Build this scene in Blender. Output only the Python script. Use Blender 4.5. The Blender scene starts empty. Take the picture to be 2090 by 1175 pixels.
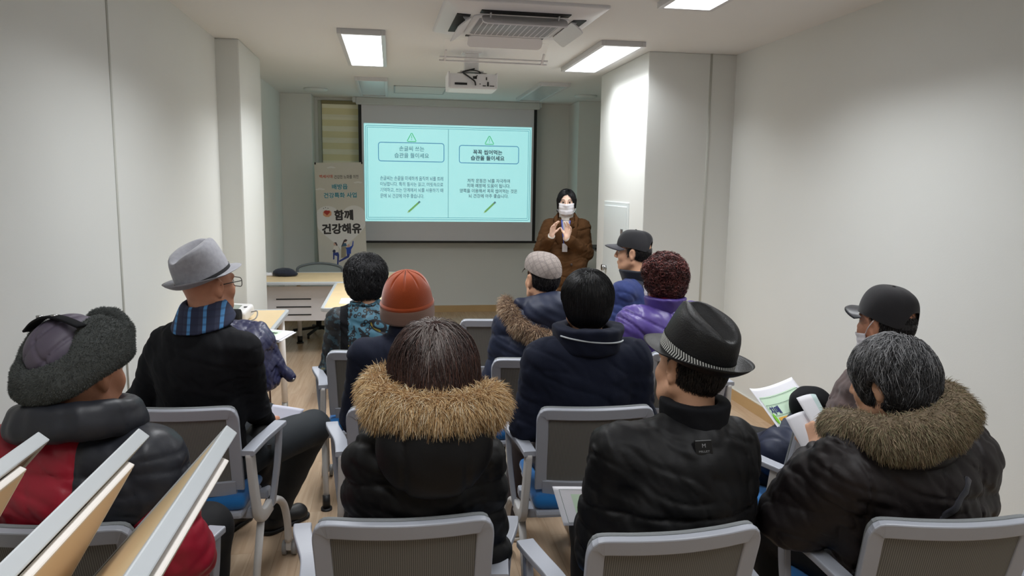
import bpy, math, random
import numpy as np
from mathutils import Matrix, Vector, Euler

scene = bpy.context.scene
COL = scene.collection
PI = math.pi
RNG = np.random.default_rng(7)
random.seed(7)

# ------------------------------------------------------------------ camera, world, exposure
cam_data = bpy.data.cameras.new('camera')
cam_data.sensor_fit = 'HORIZONTAL'
cam_data.sensor_width = 36.0
cam_data.lens = 1531.25 / 2090 * 36.0
cam_data.clip_start = 0.05
camera = bpy.data.objects.new('camera', cam_data)
COL.objects.link(camera)
_pt, _yw, _rl = 0.13743354, 0.15925409, 0.0142485
_f = Vector((math.sin(_yw) * math.cos(_pt), math.cos(_yw) * math.cos(_pt), -math.sin(_pt)))
_r = Vector((math.cos(_yw), -math.sin(_yw), 0))
_u = _r.cross(_f)
_r2 = math.cos(_rl) * _r + math.sin(_rl) * _u
_u2 = -math.sin(_rl) * _r + math.cos(_rl) * _u
camera.matrix_world = Matrix(((_r2.x, _u2.x, -_f.x, 0), (_r2.y, _u2.y, -_f.y, 0), (_r2.z, _u2.z, -_f.z, 1.65), (0, 0, 0, 1)))
scene.camera = camera

world = bpy.data.worlds.new('world')
scene.world = world
world.use_nodes = True
world.node_tree.nodes['Background'].inputs[0].default_value = (0.05, 0.05, 0.05, 1)
world.node_tree.nodes['Background'].inputs[1].default_value = 0.2

scene.view_settings.view_transform = 'Standard'
scene.view_settings.look = 'None'
scene.view_settings.exposure = 0.0
scene.view_settings.gamma = 1.0
scene.view_settings.use_curve_mapping = False
scene.cycles.use_denoising = True
scene.cycles.max_bounces = 8
scene.cycles.diffuse_bounces = 5
PANEL_WATTS = 21.5     # the lit ceiling panels
SLIDE_LIGHT = 0.68    # the projected slide

# ------------------------------------------------------------------ materials
def lin(h):
    if isinstance(h, str):
        h = h.lstrip('#')
        c = [int(h[i:i + 2], 16) / 255 for i in (0, 2, 4)]
    else:
        c = [v / 255 for v in h]
    return tuple(v / 12.92 if v <= 0.04045 else ((v + 0.055) / 1.055) ** 2.4 for v in c)

class NT:
    def __init__(self, m):
        self.t = m.node_tree
        self.b = self.t.nodes['Principled BSDF']
    def n(self, kind, **kw):
        nd = self.t.nodes.new('ShaderNode' + kind)
        for k, v in kw.items():
            if k in nd.inputs:
                nd.inputs[k].default_value = v
            else:
                setattr(nd, k, v)
        return nd
    def l(self, a, b):
        self.t.links.new(a, b)
    def math(self, op, a, b=None, c=None):
        nd = self.t.nodes.new('ShaderNodeMath'); nd.operation = op
        for i, v in enumerate((a, b, c)):
            if v is None: continue
            if isinstance(v, (int, float)): nd.inputs[i].default_value = v
            else: self.l(v, nd.inputs[i])
        return nd.outputs[0]
    def mix(self, fac, a, b):
        nd = self.t.nodes.new('ShaderNodeMix'); nd.data_type = 'RGBA'
        for s, v in ((0, fac), (6, a), (7, b)):
            if isinstance(v, (int, float)): nd.inputs[s].default_value = v
            elif isinstance(v, tuple): nd.inputs[s].default_value = v + (1,) if len(v) == 3 else v
            else: self.l(v, nd.inputs[s])
        return nd.outputs[2]
    def coord(self, out='Object'):
        return self.n('TexCoord').outputs[out]

def mat(name, col, rough=0.6, var=0.0, vscale=8.0, bump=0.0, bscale=200.0, spec=0.5, metal=0.0, sheen=0.0, coat=0.0, col2=None, bdist=0.002):
    m = bpy.data.materials.new(name); m.use_nodes = True
    t = NT(m); c = lin(col)
    t.b.inputs['Base Color'].default_value = c + (1,)
    t.b.inputs['Roughness'].default_value = rough
    t.b.inputs['Metallic'].default_value = metal
    t.b.inputs['Specular IOR Level'].default_value = spec
    if sheen:
        t.b.inputs['Sheen Weight'].default_value = sheen
    if coat:
        t.b.inputs['Coat Weight'].default_value = coat
    co = t.coord() if (var or bump or col2) else None
    if var or col2:
        nz = t.n('TexNoise', Scale=vscale, Detail=4.0); t.l(co, nz.inputs['Vector'])
        if col2: c2 = lin(col2)
        else: c2 = tuple(max(0, v * (1 - var)) for v in c); c = tuple(min(1, v * (1 + var)) for v in c)
        fr = t.n('MapRange'); t.l(nz.outputs[0], fr.inputs[0]); fr.inputs[1].default_value = 0.3; fr.inputs[2].default_value = 0.7
        t.l(t.mix(fr.outputs[0], c, c2), t.b.inputs['Base Color'])
    if bump:
        nb = t.n('TexNoise', Scale=bscale, Detail=3.0); t.l(co, nb.inputs['Vector'])
        bp = t.n('Bump', Strength=bump, Distance=bdist); t.l(nb.outputs[0], bp.inputs['Height']); t.l(bp.outputs[0], t.b.inputs['Normal'])
    return m

def emat(name, col, strength):
    m = bpy.data.materials.new(name); m.use_nodes = True
    b = m.node_tree.nodes['Principled BSDF']; c = lin(col)
    b.inputs['Base Color'].default_value = c + (1,)
    b.inputs['Emission Color'].default_value = c + (1,)
    b.inputs['Emission Strength'].default_value = strength
    b.inputs['Roughness'].default_value = 0.8
    return m

# ------------------------------------------------------------------ mesh plumbing
def add_mesh(name, V, F, mats, parent=None, midx=None, smooth=True, uv=None):
    """V (n,3) array, F list/array of equal-length faces or list of mixed faces -> ONE linked mesh object."""
    me = bpy.data.meshes.new(name)
    V = np.asarray(V, np.float32).reshape(-1, 3)
    if isinstance(F, np.ndarray):
        k = F.shape[1]; loops = F.ravel().astype(np.int32); tot = np.full(len(F), k, np.int32)
    else:
        tot = np.array([len(f) for f in F], np.int32); loops = np.array([i for f in F for i in f], np.int32)
    me.vertices.add(len(V)); me.vertices.foreach_set('co', V.ravel())
    me.loops.add(len(loops)); me.loops.foreach_set('vertex_index', loops)
    me.polygons.add(len(tot))
    st = np.concatenate(([0], np.cumsum(tot)[:-1])).astype(np.int32) if len(tot) else np.zeros(0, np.int32)
    me.polygons.foreach_set('loop_start', st)
    me.polygons.foreach_set('loop_total', tot)
    if not isinstance(mats, (list, tuple)): mats = [mats]
    for m in mats: me.materials.append(m)
    if midx is not None: me.polygons.foreach_set('material_index', np.asarray(midx, np.int32))
    sm = np.full(len(tot), bool(smooth)) if isinstance(smooth, (bool, int)) else np.asarray(smooth, bool)
    me.polygons.foreach_set('use_smooth', sm)
    me.update(calc_edges=True)
    me.validate(verbose=False)
    if uv is not None:
        ul = me.uv_layers.new(name='UVMap'); ul.data.foreach_set('uv', np.asarray(uv, np.float32)[loops].ravel())
    o = bpy.data.objects.new(name, me); COL.objects.link(o)
    if parent is not None: o.parent = parent
    return o

class MB:
    """collects shapes; build() links them as ONE mesh object"""
    def __init__(self): self.V = []; self.F = []; self.M = []; self.S = []; self.n = 0
    def add(self, V, F, mi=0, smooth=True, T=None):
        V = np.asarray(V, float).reshape(-1, 3)
        if T is not None:
            T = np.array(T); V = V @ T[:3, :3].T + T[:3, 3]
        self.V.append(V)
        for f in F: self.F.append([int(i) + self.n for i in f]); self.M.append(mi); self.S.append(smooth)
        self.n += len(V); return self
    def box(self, lo, hi, mi=0, bev=0.0, T=None):
        lo = np.array(lo, float); hi = np.array(hi, float)
        b = min(bev, *( (hi - lo) * 0.49))
        if b <= 0:
            V = [(x, y, z) for x in (lo[0], hi[0]) for y in (lo[1], hi[1]) for z in (lo[2], hi[2])]
            F = [(0, 1, 3, 2), (4, 6, 7, 5), (0, 4, 5, 1), (2, 3, 7, 6), (0, 2, 6, 4), (1, 5, 7, 3)]
            return self.add(V, F, mi, False, T)
        import bmesh
        bm = bmesh.new(); bmesh.ops.create_cube(bm, size=1.0)
        for v in bm.verts: v.co = Vector([(lo[i] + hi[i]) / 2 + v.co[i] * (hi[i] - lo[i]) for i in range(3)])
        bmesh.ops.bevel(bm, geom=bm.edges[:], offset=b, segments=2, affect='EDGES', profile=0.6)
        bm.verts.index_update()
        V = [v.co[:] for v in bm.verts]; F = [[v.index for v in f.verts] for f in bm.faces]; bm.free()
        return self.add(V, F, mi, False, T)
    def sweep(self, path, prof, mi=0, closed=False, up=(0, 0, 1), caps=True, T=None, scales=None, smooth=True):
        """sweep a 2-D profile (k,2) along path (n,3); profile axes: side = tangent x up, and up'"""
        P = np.asarray(path, float); n = len(P); prof = np.asarray(prof, float); k = len(prof)
        tn = np.roll(P, -1, 0) - np.roll(P, 1, 0)
        if not closed: tn[0] = P[1] - P[0]; tn[-1] = P[-1] - P[-2]
        tn /= np.linalg.norm(tn, axis=1)[:, None] + 1e-12
        up = np.asarray(up, float); V = []
        for i in range(n):
            u0 = up if up.ndim == 1 else up[i]
            s = np.cross(tn[i], u0); s /= np.linalg.norm(s) + 1e-12; w = np.cross(s, tn[i])
            sc = 1 if scales is None else scales[i]
            V.append(P[i] + sc * (prof[:, :1] * s + prof[:, 1:] * w))
        V = np.concatenate(V); F = []
        for i in range(n if closed else n - 1):
            a = i * k; b = ((i + 1) % n) * k
            for j in range(k):
                j2 = (j + 1) % k; F.append((a + j, a + j2, b + j2, b + j))
        if caps and not closed:
            F.append(tuple(range(k))[::-1]); F.append(tuple((n - 1) * k + j for j in range(k)))
        return self.add(V, F, mi, smooth, T)
    def tube(self, path, r, mi=0, k=10, closed=False, T=None, scales=None):
        a = np.linspace(0, 2 * PI, k, endpoint=False)
        d = np.asarray(path, float); d = d[-1] - d[0] if not closed else np.array([0, 0, 0.0])
        up = (0, 0, 1) if abs(d[2]) < 0.9 * (np.linalg.norm(d) + 1e-9) else (0, 1, 0)
        return self.sweep(path, np.c_[np.cos(a) * r, np.sin(a) * r], mi, closed, up, True, T, scales)
    def cyl(self, c0, c1, r, mi=0, k=20, T=None):
        return self.tube([c0, c1], r, mi, k, False, T)
    def poly(self, pts, t, mi=0, T=None):
        """flat outline (x,z) of thickness t (y from 0 to -t)"""
        n = len(pts)
        V = [(p[0], 0, p[1]) for p in pts] + [(p[0], -t, p[1]) for p in pts]
        F = [tuple(range(n))[::-1], tuple(range(n, 2 * n))] + [(i, (i + 1) % n, n + (i + 1) % n, n + i) for i in range(n)]
        return self.add(V, F, mi, False, T)
    def build(self, name, mats, parent=None):
        return add_mesh(name, np.concatenate(self.V), self.F, mats, parent, self.M, np.array(self.S))

def rrect(w, h, r, n=4):
    out = []
    for cx, cy, a0 in ((w / 2 - r, h / 2 - r, 0), (-w / 2 + r, h / 2 - r, 90), (-w / 2 + r, -h / 2 + r, 180), (w / 2 - r, -h / 2 + r, 270)):
        for i in range(n + 1):
            a = math.radians(a0 + 90 * i / n); out.append((cx + r * math.cos(a), cy + r * math.sin(a)))
    return out

def bez(pts, n=8):
    """Catmull-Rom through pts"""
    P = np.asarray(pts, float); Q = np.vstack((2 * P[0] - P[1], P, 2 * P[-1] - P[-2])); out = []
    for i in range(1, len(Q) - 2):
        for t in np.linspace(0, 1, n, endpoint=False):
            a, b, c, d = Q[i - 1:i + 3]
            out.append(0.5 * ((2 * b) + (c - a) * t + (2 * a - 5 * b + 4 * c - d) * t * t + (3 * b - a - 3 * c + d) * t ** 3))
    out.append(P[-1]); return np.array(out)

def tag(o, label=None, cat=None, group=None, kind=None):
    for k, v in (('label', label), ('category', cat), ('group', group), ('kind', kind)):
        if v: o[k] = v
    return o

def empty(name, loc=(0, 0, 0), yaw=0.0, label=None, cat=None, group=None):
    """an Empty at a thing's base; yaw in degrees, clockwise seen from above (0 faces the screen)"""
    o = bpy.data.objects.new(name, None); COL.objects.link(o)
    o.empty_display_size = 0.1; o.location = loc; o.rotation_euler = (0, 0, -math.radians(yaw))
    return tag(o, label, cat, group)

def copy_tree(o, parent=None):
    c = o.copy(); COL.objects.link(c); c.parent = parent
    for ch in list(o.children): copy_tree(ch, c)
    return c

def struct(o): o['kind'] = 'structure'; return o

def text_mesh(s, w, h, bold=0.0, skew=0.0):
    """lettering as flat faces, fitted to a w x h box centred on the origin in the xz plane (faces -y)"""
    cu = bpy.data.curves.new('lettering', 'FONT'); cu.body = s; cu.size = 1.0; cu.resolution_u = 3
    cu.align_x = 'CENTER'; cu.shear = skew
    o = bpy.data.objects.new('lettering', cu); COL.objects.link(o)
    bpy.context.view_layer.update()
    dg = bpy.context.evaluated_depsgraph_get(); ev = o.evaluated_get(dg); me = ev.to_mesh()
    V = np.array([v.co[:] for v in me.vertices]).reshape(-1, 3); F = [list(p.vertices) for p in me.polygons]
    ev.to_mesh_clear(); bpy.data.objects.remove(o); bpy.data.curves.remove(cu)
    if not len(V): return np.zeros((0, 3)), []
    lo, hi = V.min(0), V.max(0); c = (lo + hi) / 2; sx = w / (hi[0] - lo[0]); sy = h / (hi[1] - lo[1]) if h else sx
    V = np.c_[(V[:, 0] - c[0]) * sx, np.zeros(len(V)), (V[:, 1] - c[1]) * sy]
    if bold:      # heavier strokes: the same letters laid over each other a hair apart
        n = len(V); Q = [V]; G = list(F); d = bold * h
        for i in range(8):
            Q.append(V * np.array([1 - 2 * d / w, 1, 1 - 2 * d / h]) + np.array([d * math.cos(i * PI / 4), 0.00002 * (i + 1), d * math.sin(i * PI / 4)])); G += [[j + n * (i + 1) for j in f] for f in F]
        V = np.concatenate(Q[1:]); F = [[j - n for j in f] for f in G[len(F):]]
    return V, F

# ------------------------------------------------------------------ signed-distance sculpting
def smin(a, b, k):
    if k <= 0: return np.minimum(a, b)
    h = np.clip(0.5 + 0.5 * (b - a) / k, 0, 1); return b + (a - b) * h - k * h * (1 - h)

class Sculpt:
    """a list of union / cut / keep / displace steps, meshed as one continuous surface"""
    def __init__(self): self.ops = []; self.lo = np.full(3, 1e9); self.hi = np.full(3, -1e9); self.disp = 0.0
    def _b(self, c, r): self.lo = np.minimum(self.lo, np.asarray(c) - r); self.hi = np.maximum(self.hi, np.asarray(c) + r)
    def cone(self, a, b, ra, rb, k=0.02, op='u'):
        a = np.asarray(a, float); b = np.asarray(b, float); d = b - a; L = d @ d + 1e-12
        def f(P):
            q = P - a; t = np.clip(q @ d / L, 0, 1); return np.sqrt(((q - t[:, None] * d) ** 2).sum(1)) - (ra + (rb - ra) * t)
        if op == 'u': self._b(a, ra); self._b(b, rb)
        self.ops.append((op, f, k)); return self
    def chain(self, pts, rs, k=0.02):
        for i in range(len(pts) - 1): self.cone(pts[i], pts[i + 1], rs[i], rs[i + 1], k)
        return self
    def ell(self, c, r, k=0.02, rot=None, op='u'):
        c = np.asarray(c, float); r = np.asarray(r, float); R = None if rot is None else np.array(Euler([math.radians(v) for v in rot]).to_matrix())
        def f(P):
            q = P - c
            if R is not None: q = q @ R
            k0 = np.sqrt(((q / r) ** 2).sum(1)) + 1e-9; k1 = np.sqrt(((q / (r * r)) ** 2).sum(1)) + 1e-9
            return k0 * (k0 - 1) / k1
        if op == 'u': self._b(c, r.max() if rot is not None else r)
        self.ops.append((op, f, k)); return self
    def box(self, c, h, r=0.01, k=0.01, rot=None, op='u'):
        c = np.asarray(c, float); h = np.asarray(h, float) - r; R = None if rot is None else np.array(Euler([math.radians(v) for v in rot]).to_matrix())
        def f(P):
            q = P - c
            if R is not None: q = q @ R
            q = np.abs(q) - h
            return np.sqrt((np.maximum(q, 0) ** 2).sum(1)) + np.minimum(q.max(1), 0) - r
        if op == 'u': self._b(c, np.linalg.norm(h + r) if rot is not None else h + r)
        self.ops.append((op, f, k)); return self
    def fn(self, f, k=0.0, op='u', lo=None, hi=None):
        if lo is not None: self.lo = np.minimum(self.lo, lo); self.hi = np.maximum(self.hi, hi)
        self.ops.append((op, f, k)); return self
    def displace(self, f, amp): self.ops.append(('d', f, 0)); self.disp += amp; return self
    def ev(self, P, blk=None, C=None, br=0.0):
        """distance at points P; blk: block id of every point, C: block centres, br: block radius (to skip far shapes)"""
        d = np.full(len(P), 1e3)
        dc = np.full(len(C), 1e3) if C is not None else None
        for op, f, k in self.ops:
            if op == 'd': d = d + f(P); continue
            if C is None:
                s = slice(None); g = f(P)
            else:
                fc = f(C)
                if op == 'u': act = fc < np.minimum(dc, 1e2) + 2.2 * br + k; dc = np.minimum(dc, fc)
                elif op == 's': act = fc < 1.6 * br + k + 0.01
                else: act = fc > -(1.6 * br + k + 0.03)
                s = np.nonzero(act[blk])[0]
                if not len(s): continue
                g = f(P[s])
            if op == 'u': d[s] = smin(d[s], g, k)
            elif op == 's': d[s] = -smin(-d[s], g, k)
            else: d[s] = -smin(-d[s], -g, k)
        return d
    def mesh(self, v, relax=1):
        lo = self.lo - self.disp - 3 * v; n = np.ceil((self.hi + self.disp + 3 * v - lo) / v).astype(int)
        cb = (n + 3) // 4; n = cb * 4 + 1
        ii = np.indices(cb).reshape(3, -1).T; C = lo + (ii * 4 + 2) * v
        dcs = self.ev(C); br = 2 * v * 1.75
        act = np.abs(dcs) < br * 1.5 + 2 * self.disp + 0.008
        D = np.ones(n, np.float32)
        sg = np.where(dcs > 0, 1, -1).reshape(cb).astype(np.float32)
        D[:-1, :-1, :-1] = sg.repeat(4, 0).repeat(4, 1).repeat(4, 2)
        o5 = np.indices((5, 5, 5)).reshape(3, -1).T
        A = ii[act]; pts = (A[:, None, :] * 4 + o5[None]).reshape(-1, 3); blk = np.repeat(np.arange(len(A)), 125)
        key = (pts[:, 0] * n[1] + pts[:, 1]) * n[2] + pts[:, 2]
        uk, ix = np.unique(key, return_index=True); pts = pts[ix]; blk = blk[ix]
        val = self.ev(lo + pts * v, blk, C[act], br)
        D.reshape(-1)[uk] = val
        s = D < 0
        cnt = np.zeros(n - 1, np.uint8)
        for a in (0, 1):
            for b in (0, 1):
                for c in (0, 1):
                    cnt += s[a:n[0] - 1 + a, b:n[1] - 1 + b, c:n[2] - 1 + c]
        cell = np.argwhere((cnt > 0) & (cnt < 8))
        vid = np.full(n - 1, -1, np.int64); vid[tuple(cell.T)] = np.arange(len(cell))
        acc = np.zeros((len(cell), 3)); num = np.zeros(len(cell))
        cor = [(a, b, c) for a in (0, 1) for b in (0, 1) for c in (0, 1)]
        for p in cor:
            for ax in range(3):
                if p[ax]: continue
                q = list(p); q[ax] = 1
                d0 = D[tuple((cell + p).T)]; d1 = D[tuple((cell + q).T)]
                m = (d0 < 0) != (d1 < 0); t = d0[m] / (d0[m] - d1[m])
                e = np.tile(np.array(p, float), (m.sum(), 1)); e[:, ax] = t
                acc[m] += e; num[m] += 1
        V = lo + (cell + acc / num[:, None]) * v
        F = []
        for ax in range(3):
            u, w = (ax + 1) % 3, (ax + 2) % 3
            sl0 = [slice(1, -1)] * 3; sl1 = [slice(1, -1)] * 3
            sl0[ax] = slice(0, -1); sl1[ax] = slice(1, None)
            a, b = s[tuple(sl0)], s[tuple(sl1)]
            for flag in (True, False):
                e = np.argwhere((a != b) & (a == flag))
                if not len(e): continue
                off = np.ones(3, int); off[ax] = 0; e = e + off
                def cid(du, dw):
                    g = e.copy(); g[:, u] += du; g[:, w] += dw; return vid[tuple(g.T)]
                q = np.stack((cid(-1, -1), cid(0, -1), cid(0, 0), cid(-1, 0)), 1)
                F.append(q if flag else q[:, ::-1])
        F = np.concatenate(F); F = F[(F >= 0).all(1)]
        for _ in range(relax):
            S = np.zeros_like(V); N = np.zeros(len(V))
            for i in range(4):
                np.add.at(S, F[:, i], V[F[:, (i + 1) % 4]]); np.add.at(N, F[:, i], 1)
                np.add.at(S, F[:, (i + 1) % 4], V[F[:, i]]); np.add.at(N, F[:, (i + 1) % 4], 1)
            V = V * 0.45 + 0.55 * S / np.maximum(N, 1)[:, None]
        return V, F
    def grad(self, P, e=0.002):
        g = np.stack([self.ev(P + np.eye(3)[i] * e) - self.ev(P - np.eye(3)[i] * e) for i in range(3)], 1)
        return g / (np.linalg.norm(g, axis=1)[:, None] + 1e-9)

def wob(P, f, ph=0.0):
    """cheap smooth 3-D noise in -1..1"""
    x, y, z = P[:, 0] * f, P[:, 1] * f, P[:, 2] * f
    a = np.sin(x + 1.7 * np.sin(y * 0.9 + ph) + ph) + np.sin(y * 1.1 + 1.5 * np.sin(z * 1.2 + ph * 2) + 1.3) + np.sin(z * 0.95 + 1.6 * np.sin(x * 1.05 + 2.1) + ph * 3)
    b = np.sin(2.3 * x + 1.9 * z + ph) * np.sin(2.1 * y - 1.3 * z + 0.7)
    return (a / 3 + 0.5 * b) / 1.5

def sample(V, F, n, keep=None, rng=RNG):
    """n random points on a quad mesh with normals"""
    a, b, c = V[F[:, 0]], V[F[:, 1]], V[F[:, 3]]; N = np.cross(V[F[:, 2]] - V[F[:, 0]], V[F[:, 3]] - V[F[:, 1]])
    ar = np.linalg.norm(N, axis=1); N = N / (ar[:, None] + 1e-12)
    if keep is not None: ar = ar * keep(V[F].mean(1))
    i = rng.choice(len(F), n, p=ar / ar.sum()); u, w = rng.random((2, n, 1))
    q = V[F[i]]; P = (q[:, 0] * (1 - u) + q[:, 1] * u) * (1 - w) + (q[:, 3] * (1 - u) + q[:, 2] * u) * w
    return P, N[i]

def strand_mesh(paths, r, nm=1, mi=None):
    """paths (n, s, 3) -> tapered three-sided strands"""
    n, s, _ = paths.shape
    t = np.gradient(paths, axis=1); t /= np.linalg.norm(t, axis=2)[..., None] + 1e-9
    a = np.cross(t, np.array([0.31, 0.52, 0.79])); a /= np.linalg.norm(a, axis=2)[..., None] + 1e-9; b = np.cross(t, a)
    r = np.broadcast_to(np.asarray(r, float), (n,)) if np.ndim(r) < 2 else r
    tap = np.linspace(1, 0.12, s) ** 0.8
    R = (r[:, None] * tap)[..., None]
    ring = [paths + R * (math.cos(k) * a + math.sin(k) * b) for k in (0, 2 * PI / 3, 4 * PI / 3)]
    V = np.stack(ring, 2).reshape(-1, 3)          # (n, s, 3 corners)
    base = (np.arange(n) * s * 3)[:, None]; F = []
    for i in range(s - 1):
        for j in range(3):
            F.append(np.concatenate([base + i * 3 + j, base + i * 3 + (j + 1) % 3, base + (i + 1) * 3 + (j + 1) % 3, base + (i + 1) * 3 + j], 1))
    F = np.stack(F, 1).reshape(-1, 4)
    M = np.zeros(len(F), int) if mi is None else np.repeat(mi, (s - 1) * 3)
    return V, F, M

def fused(name, parts, mats, parent):
    """several (V, F(quads), M) arrays as ONE mesh"""
    V = []; F = []; M = []; n = 0
    for v, f, m in parts:
        V.append(v); F.append(f + n); M.append(np.full(len(f), m) if np.ndim(m) == 0 else m); n += len(v)
    return add_mesh(name, np.concatenate(V), np.concatenate(F), mats, parent, np.concatenate(M))
# ------------------------------------------------------------------ the room
H = 2.66
M_wall = mat('painted_wall', (224, 226, 223), 0.85, var=0.012, vscale=1.5, bump=0.12, bscale=160, spec=0.2)
M_ceil = mat('painted_ceiling', (226, 226, 225), 0.9, var=0.01, vscale=1.0, spec=0.1)
M_seam = mat('seam_strip', (196, 197, 190), 0.8, spec=0.2)
M_white = mat('white_plastic', (226, 226, 226), 0.45)
M_offw = mat('cool_white_paint', (214, 219, 219), 0.5)
M_black = mat('black_plastic', (18, 18, 19), 0.5)
M_dark = mat('dark_slot', (38, 38, 40), 0.7)
M_steel = mat('brushed_steel', (170, 170, 170), 0.3, metal=1.0)

def wood_floor():
    m = bpy.data.materials.new('wood_planks'); m.use_nodes = True; t = NT(m)
    co = t.coord('Object')
    mp = t.n('Mapping'); mp.inputs['Rotation'].default_value = (0, 0, PI / 2); t.l(co, mp.inputs[0])
    br = t.n('TexBrick', Scale=1.0); br.inputs['Brick Width'].default_value = 1.1; br.inputs['Row Height'].default_value = 0.105
    br.inputs['Mortar Size'].default_value = 0.0012; br.inputs['Mortar Smooth'].default_value = 0.3; br.offset = 0.37
    br.inputs['Color1'].default_value = (0, 0, 0, 1); br.inputs['Color2'].default_value = (1, 1, 1, 1); br.inputs['Mortar'].default_value = (0.5, 0.5, 0.5, 1)
    t.l(mp.outputs[0], br.inputs[0])
    gm = t.n('Mapping'); gm.inputs['Scale'].default_value = (14, 0.9, 1); t.l(co, gm.inputs[0])
    ad = t.n('VectorMath', operation='ADD'); t.l(gm.outputs[0], ad.inputs[0])
    sc = t.n('VectorMath', operation='SCALE'); t.l(br.outputs[0], sc.inputs[0]); sc.inputs['Scale'].default_value = 7.0; t.l(sc.outputs[0], ad.inputs[1])
    nz = t.n('TexNoise', Scale=2.2, Detail=6.0, Distortion=0.8); t.l(ad.outputs[0], nz.inputs[0])
    fr = t.n('MapRange'); t.l(nz.outputs[0], fr.inputs[0]); fr.inputs[1].default_value = 0.32; fr.inputs[2].default_value = 0.7
    grain = t.mix(fr.outputs[0], lin('#ae967d'), lin('#c4ae95'))
    plank = t.mix(t.math('MULTIPLY', br.outputs[0], 0.30), grain, lin('#b7987c'))
    base = t.mix(t.math('MULTIPLY', br.outputs['Fac'], 0.45), plank, lin('#7d6348'))
    t.l(base, t.b.inputs['Base Color']); t.b.inputs['Roughness'].default_value = 0.2; t.b.inputs['Specular IOR Level'].default_value = 0.5
    return m
M_floor = wood_floor()
M_base = mat('wood_skirting', (196, 163, 116), 0.5, var=0.05, vscale=3)

def slab(name, lo, hi, m, bev=0.0): return struct(MB().box(lo, hi, 0, bev).build(name, m))
slab('floor', (-1.6, -1.9, -0.08), (3.0, 9.9, 0), M_floor)
slab('ceiling', (-1.6, -1.9, H), (3.0, 9.9, H + 0.1), M_ceil)
slab('wall_left', (-1.45, -1.9, 0), (-1.25, 5.85, H), M_wall)
slab('column_left', (-1.45, 5.85, 0), (-1.085, 6.75, H), M_wall, 0.012)
slab('wall_front_left', (-1.45, 6.75, 0), (-1.275, 9.25, H), M_wall)
slab('pilaster_column_left', (-1.45, 9.22, 0), (-0.92, 9.66, H), M_wall, 0.006)
slab('wall_right', (2.635, -1.9, 0), (2.85, 5.64, H), M_wall)
slab('column_right', (1.93, 5.63, 0), (2.85, 6.95, H), M_wall, 0.008)
slab('wall_front_right', (2.64, 6.95, 0), (2.85, 9.66, H), M_wall)
slab('pilaster_column_right', (2.25, 9.08, 0), (2.7, 9.66, H), M_wall, 0.006)
slab('wall_rear', (-1.45, -1.9, 0), (2.85, -1.7, H), M_wall)
# front wall around the window
wb = MB(); wb.box((-0.95, 9.6, 0), (2.4, 9.8, 1.1)); wb.box((1.3, 9.6, 1.1), (2.4, 9.8, H)); wb.box((-0.95, 9.6, 1.1), (-0.885, 9.8, H)); wb.box((-0.885, 9.6, 2.63), (1.3, 9.8, H))
struct(wb.build('wall_front', M_wall))
wf = MB(); M_frame = mat('window_frame_paint', (196, 202, 190), 0.5)
wf.box((-0.885, 9.615, 1.1), (-0.84, 9.70, 2.63), 0, 0.004); wf.box((1.25, 9.615, 1.1), (1.3, 9.70, 2.63), 0, 0.004); wf.box((-0.84, 9.615, 1.1), (1.25, 9.70, 1.15), 0, 0.004); wf.box((-0.84, 9.615, 2.59), (1.25, 9.70, 2.63), 0, 0.004)
wn = struct(wf.build('window_1', M_frame))
struct(MB().box((-0.85, 9.72, 1.12), (1.28, 9.726, 2.62)).build('window_pane', mat('night_glass', (22, 24, 26), 0.08), wn))
# seams
struct(MB().sweep([(-1.249, 3.72, 0), (-1.249, 3.72, H)], rrect(0.018, 0.008, 0.003), 0, up=(1, 0, 0)).build('trim_1', M_seam))
struct(MB().sweep([(2.43, 5.629, 0), (2.43, 5.629, H)], rrect(0.018, 0.006, 0.002), 0, up=(0, 1, 0)).build('trim_2', M_seam))
# skirting boards with a pale cap line
M_cap = mat('skirting_cap', (214, 210, 198), 0.6)
def skirting(name, segs):
    mb = MB()
    for (x0, y0, x1, y1) in segs:
        mb.box((x0, y0, 0), (x1, y1, 0.085)); mb.box((x0 - 0.001, y0 - 0.001, 0.085), (x1 + 0.001, y1 + 0.001, 0.091), 1)
    struct(mb.build(name, [M_base, M_cap]))
skirting('baseboard_left', [(-1.25, -1.7, -1.238, 5.838), (-1.25, 5.838, -1.073, 5.85), (-1.085, 5.838, -1.073, 6.75), (-1.275, 6.75, -1.263, 9.22)])
skirting('baseboard_right', [(2.623, -1.7, 2.635, 5.63), (1.918, 5.618, 2.635, 5.63), (1.918, 5.618, 1.93, 6.962), (2.628, 6.95, 2.64, 9.08)])
skirting('baseboard_front', [(-1.275, 9.208, -0.908, 9.22), (-0.92, 9.588, 2.25, 9.6), (2.238, 9.068, 2.64, 9.08), (2.238, 9.08, 2.25, 9.6)])

# the white utility door in the column
dr = MB(); M_door = mat('white_metal_door', (216, 222, 222), 0.4)
dr.box((1.922, 5.98, 0.12), (1.932, 6.70, 1.51), 0, 0.003)
door = struct(dr.build('door_1', M_door))
dp = MB().box((1.914, 6.02, 0.16), (1.924, 6.66, 1.475), 0, 0.003); struct(dp.build('door_panel', M_door, door))
ds = MB().box((1.905, 6.085, 1.16), (1.916, 6.135, 1.29), 0, 0.006); struct(ds.build('door_handle', M_steel, door))
dk = MB().cyl((1.916, 6.55, 0.915), (1.885, 6.55, 0.915), 0.02); dk.cyl((1.89, 6.55, 0.915), (1.872, 6.55, 0.915), 0.028); struct(dk.build('door_knob', M_steel, door))

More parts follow.
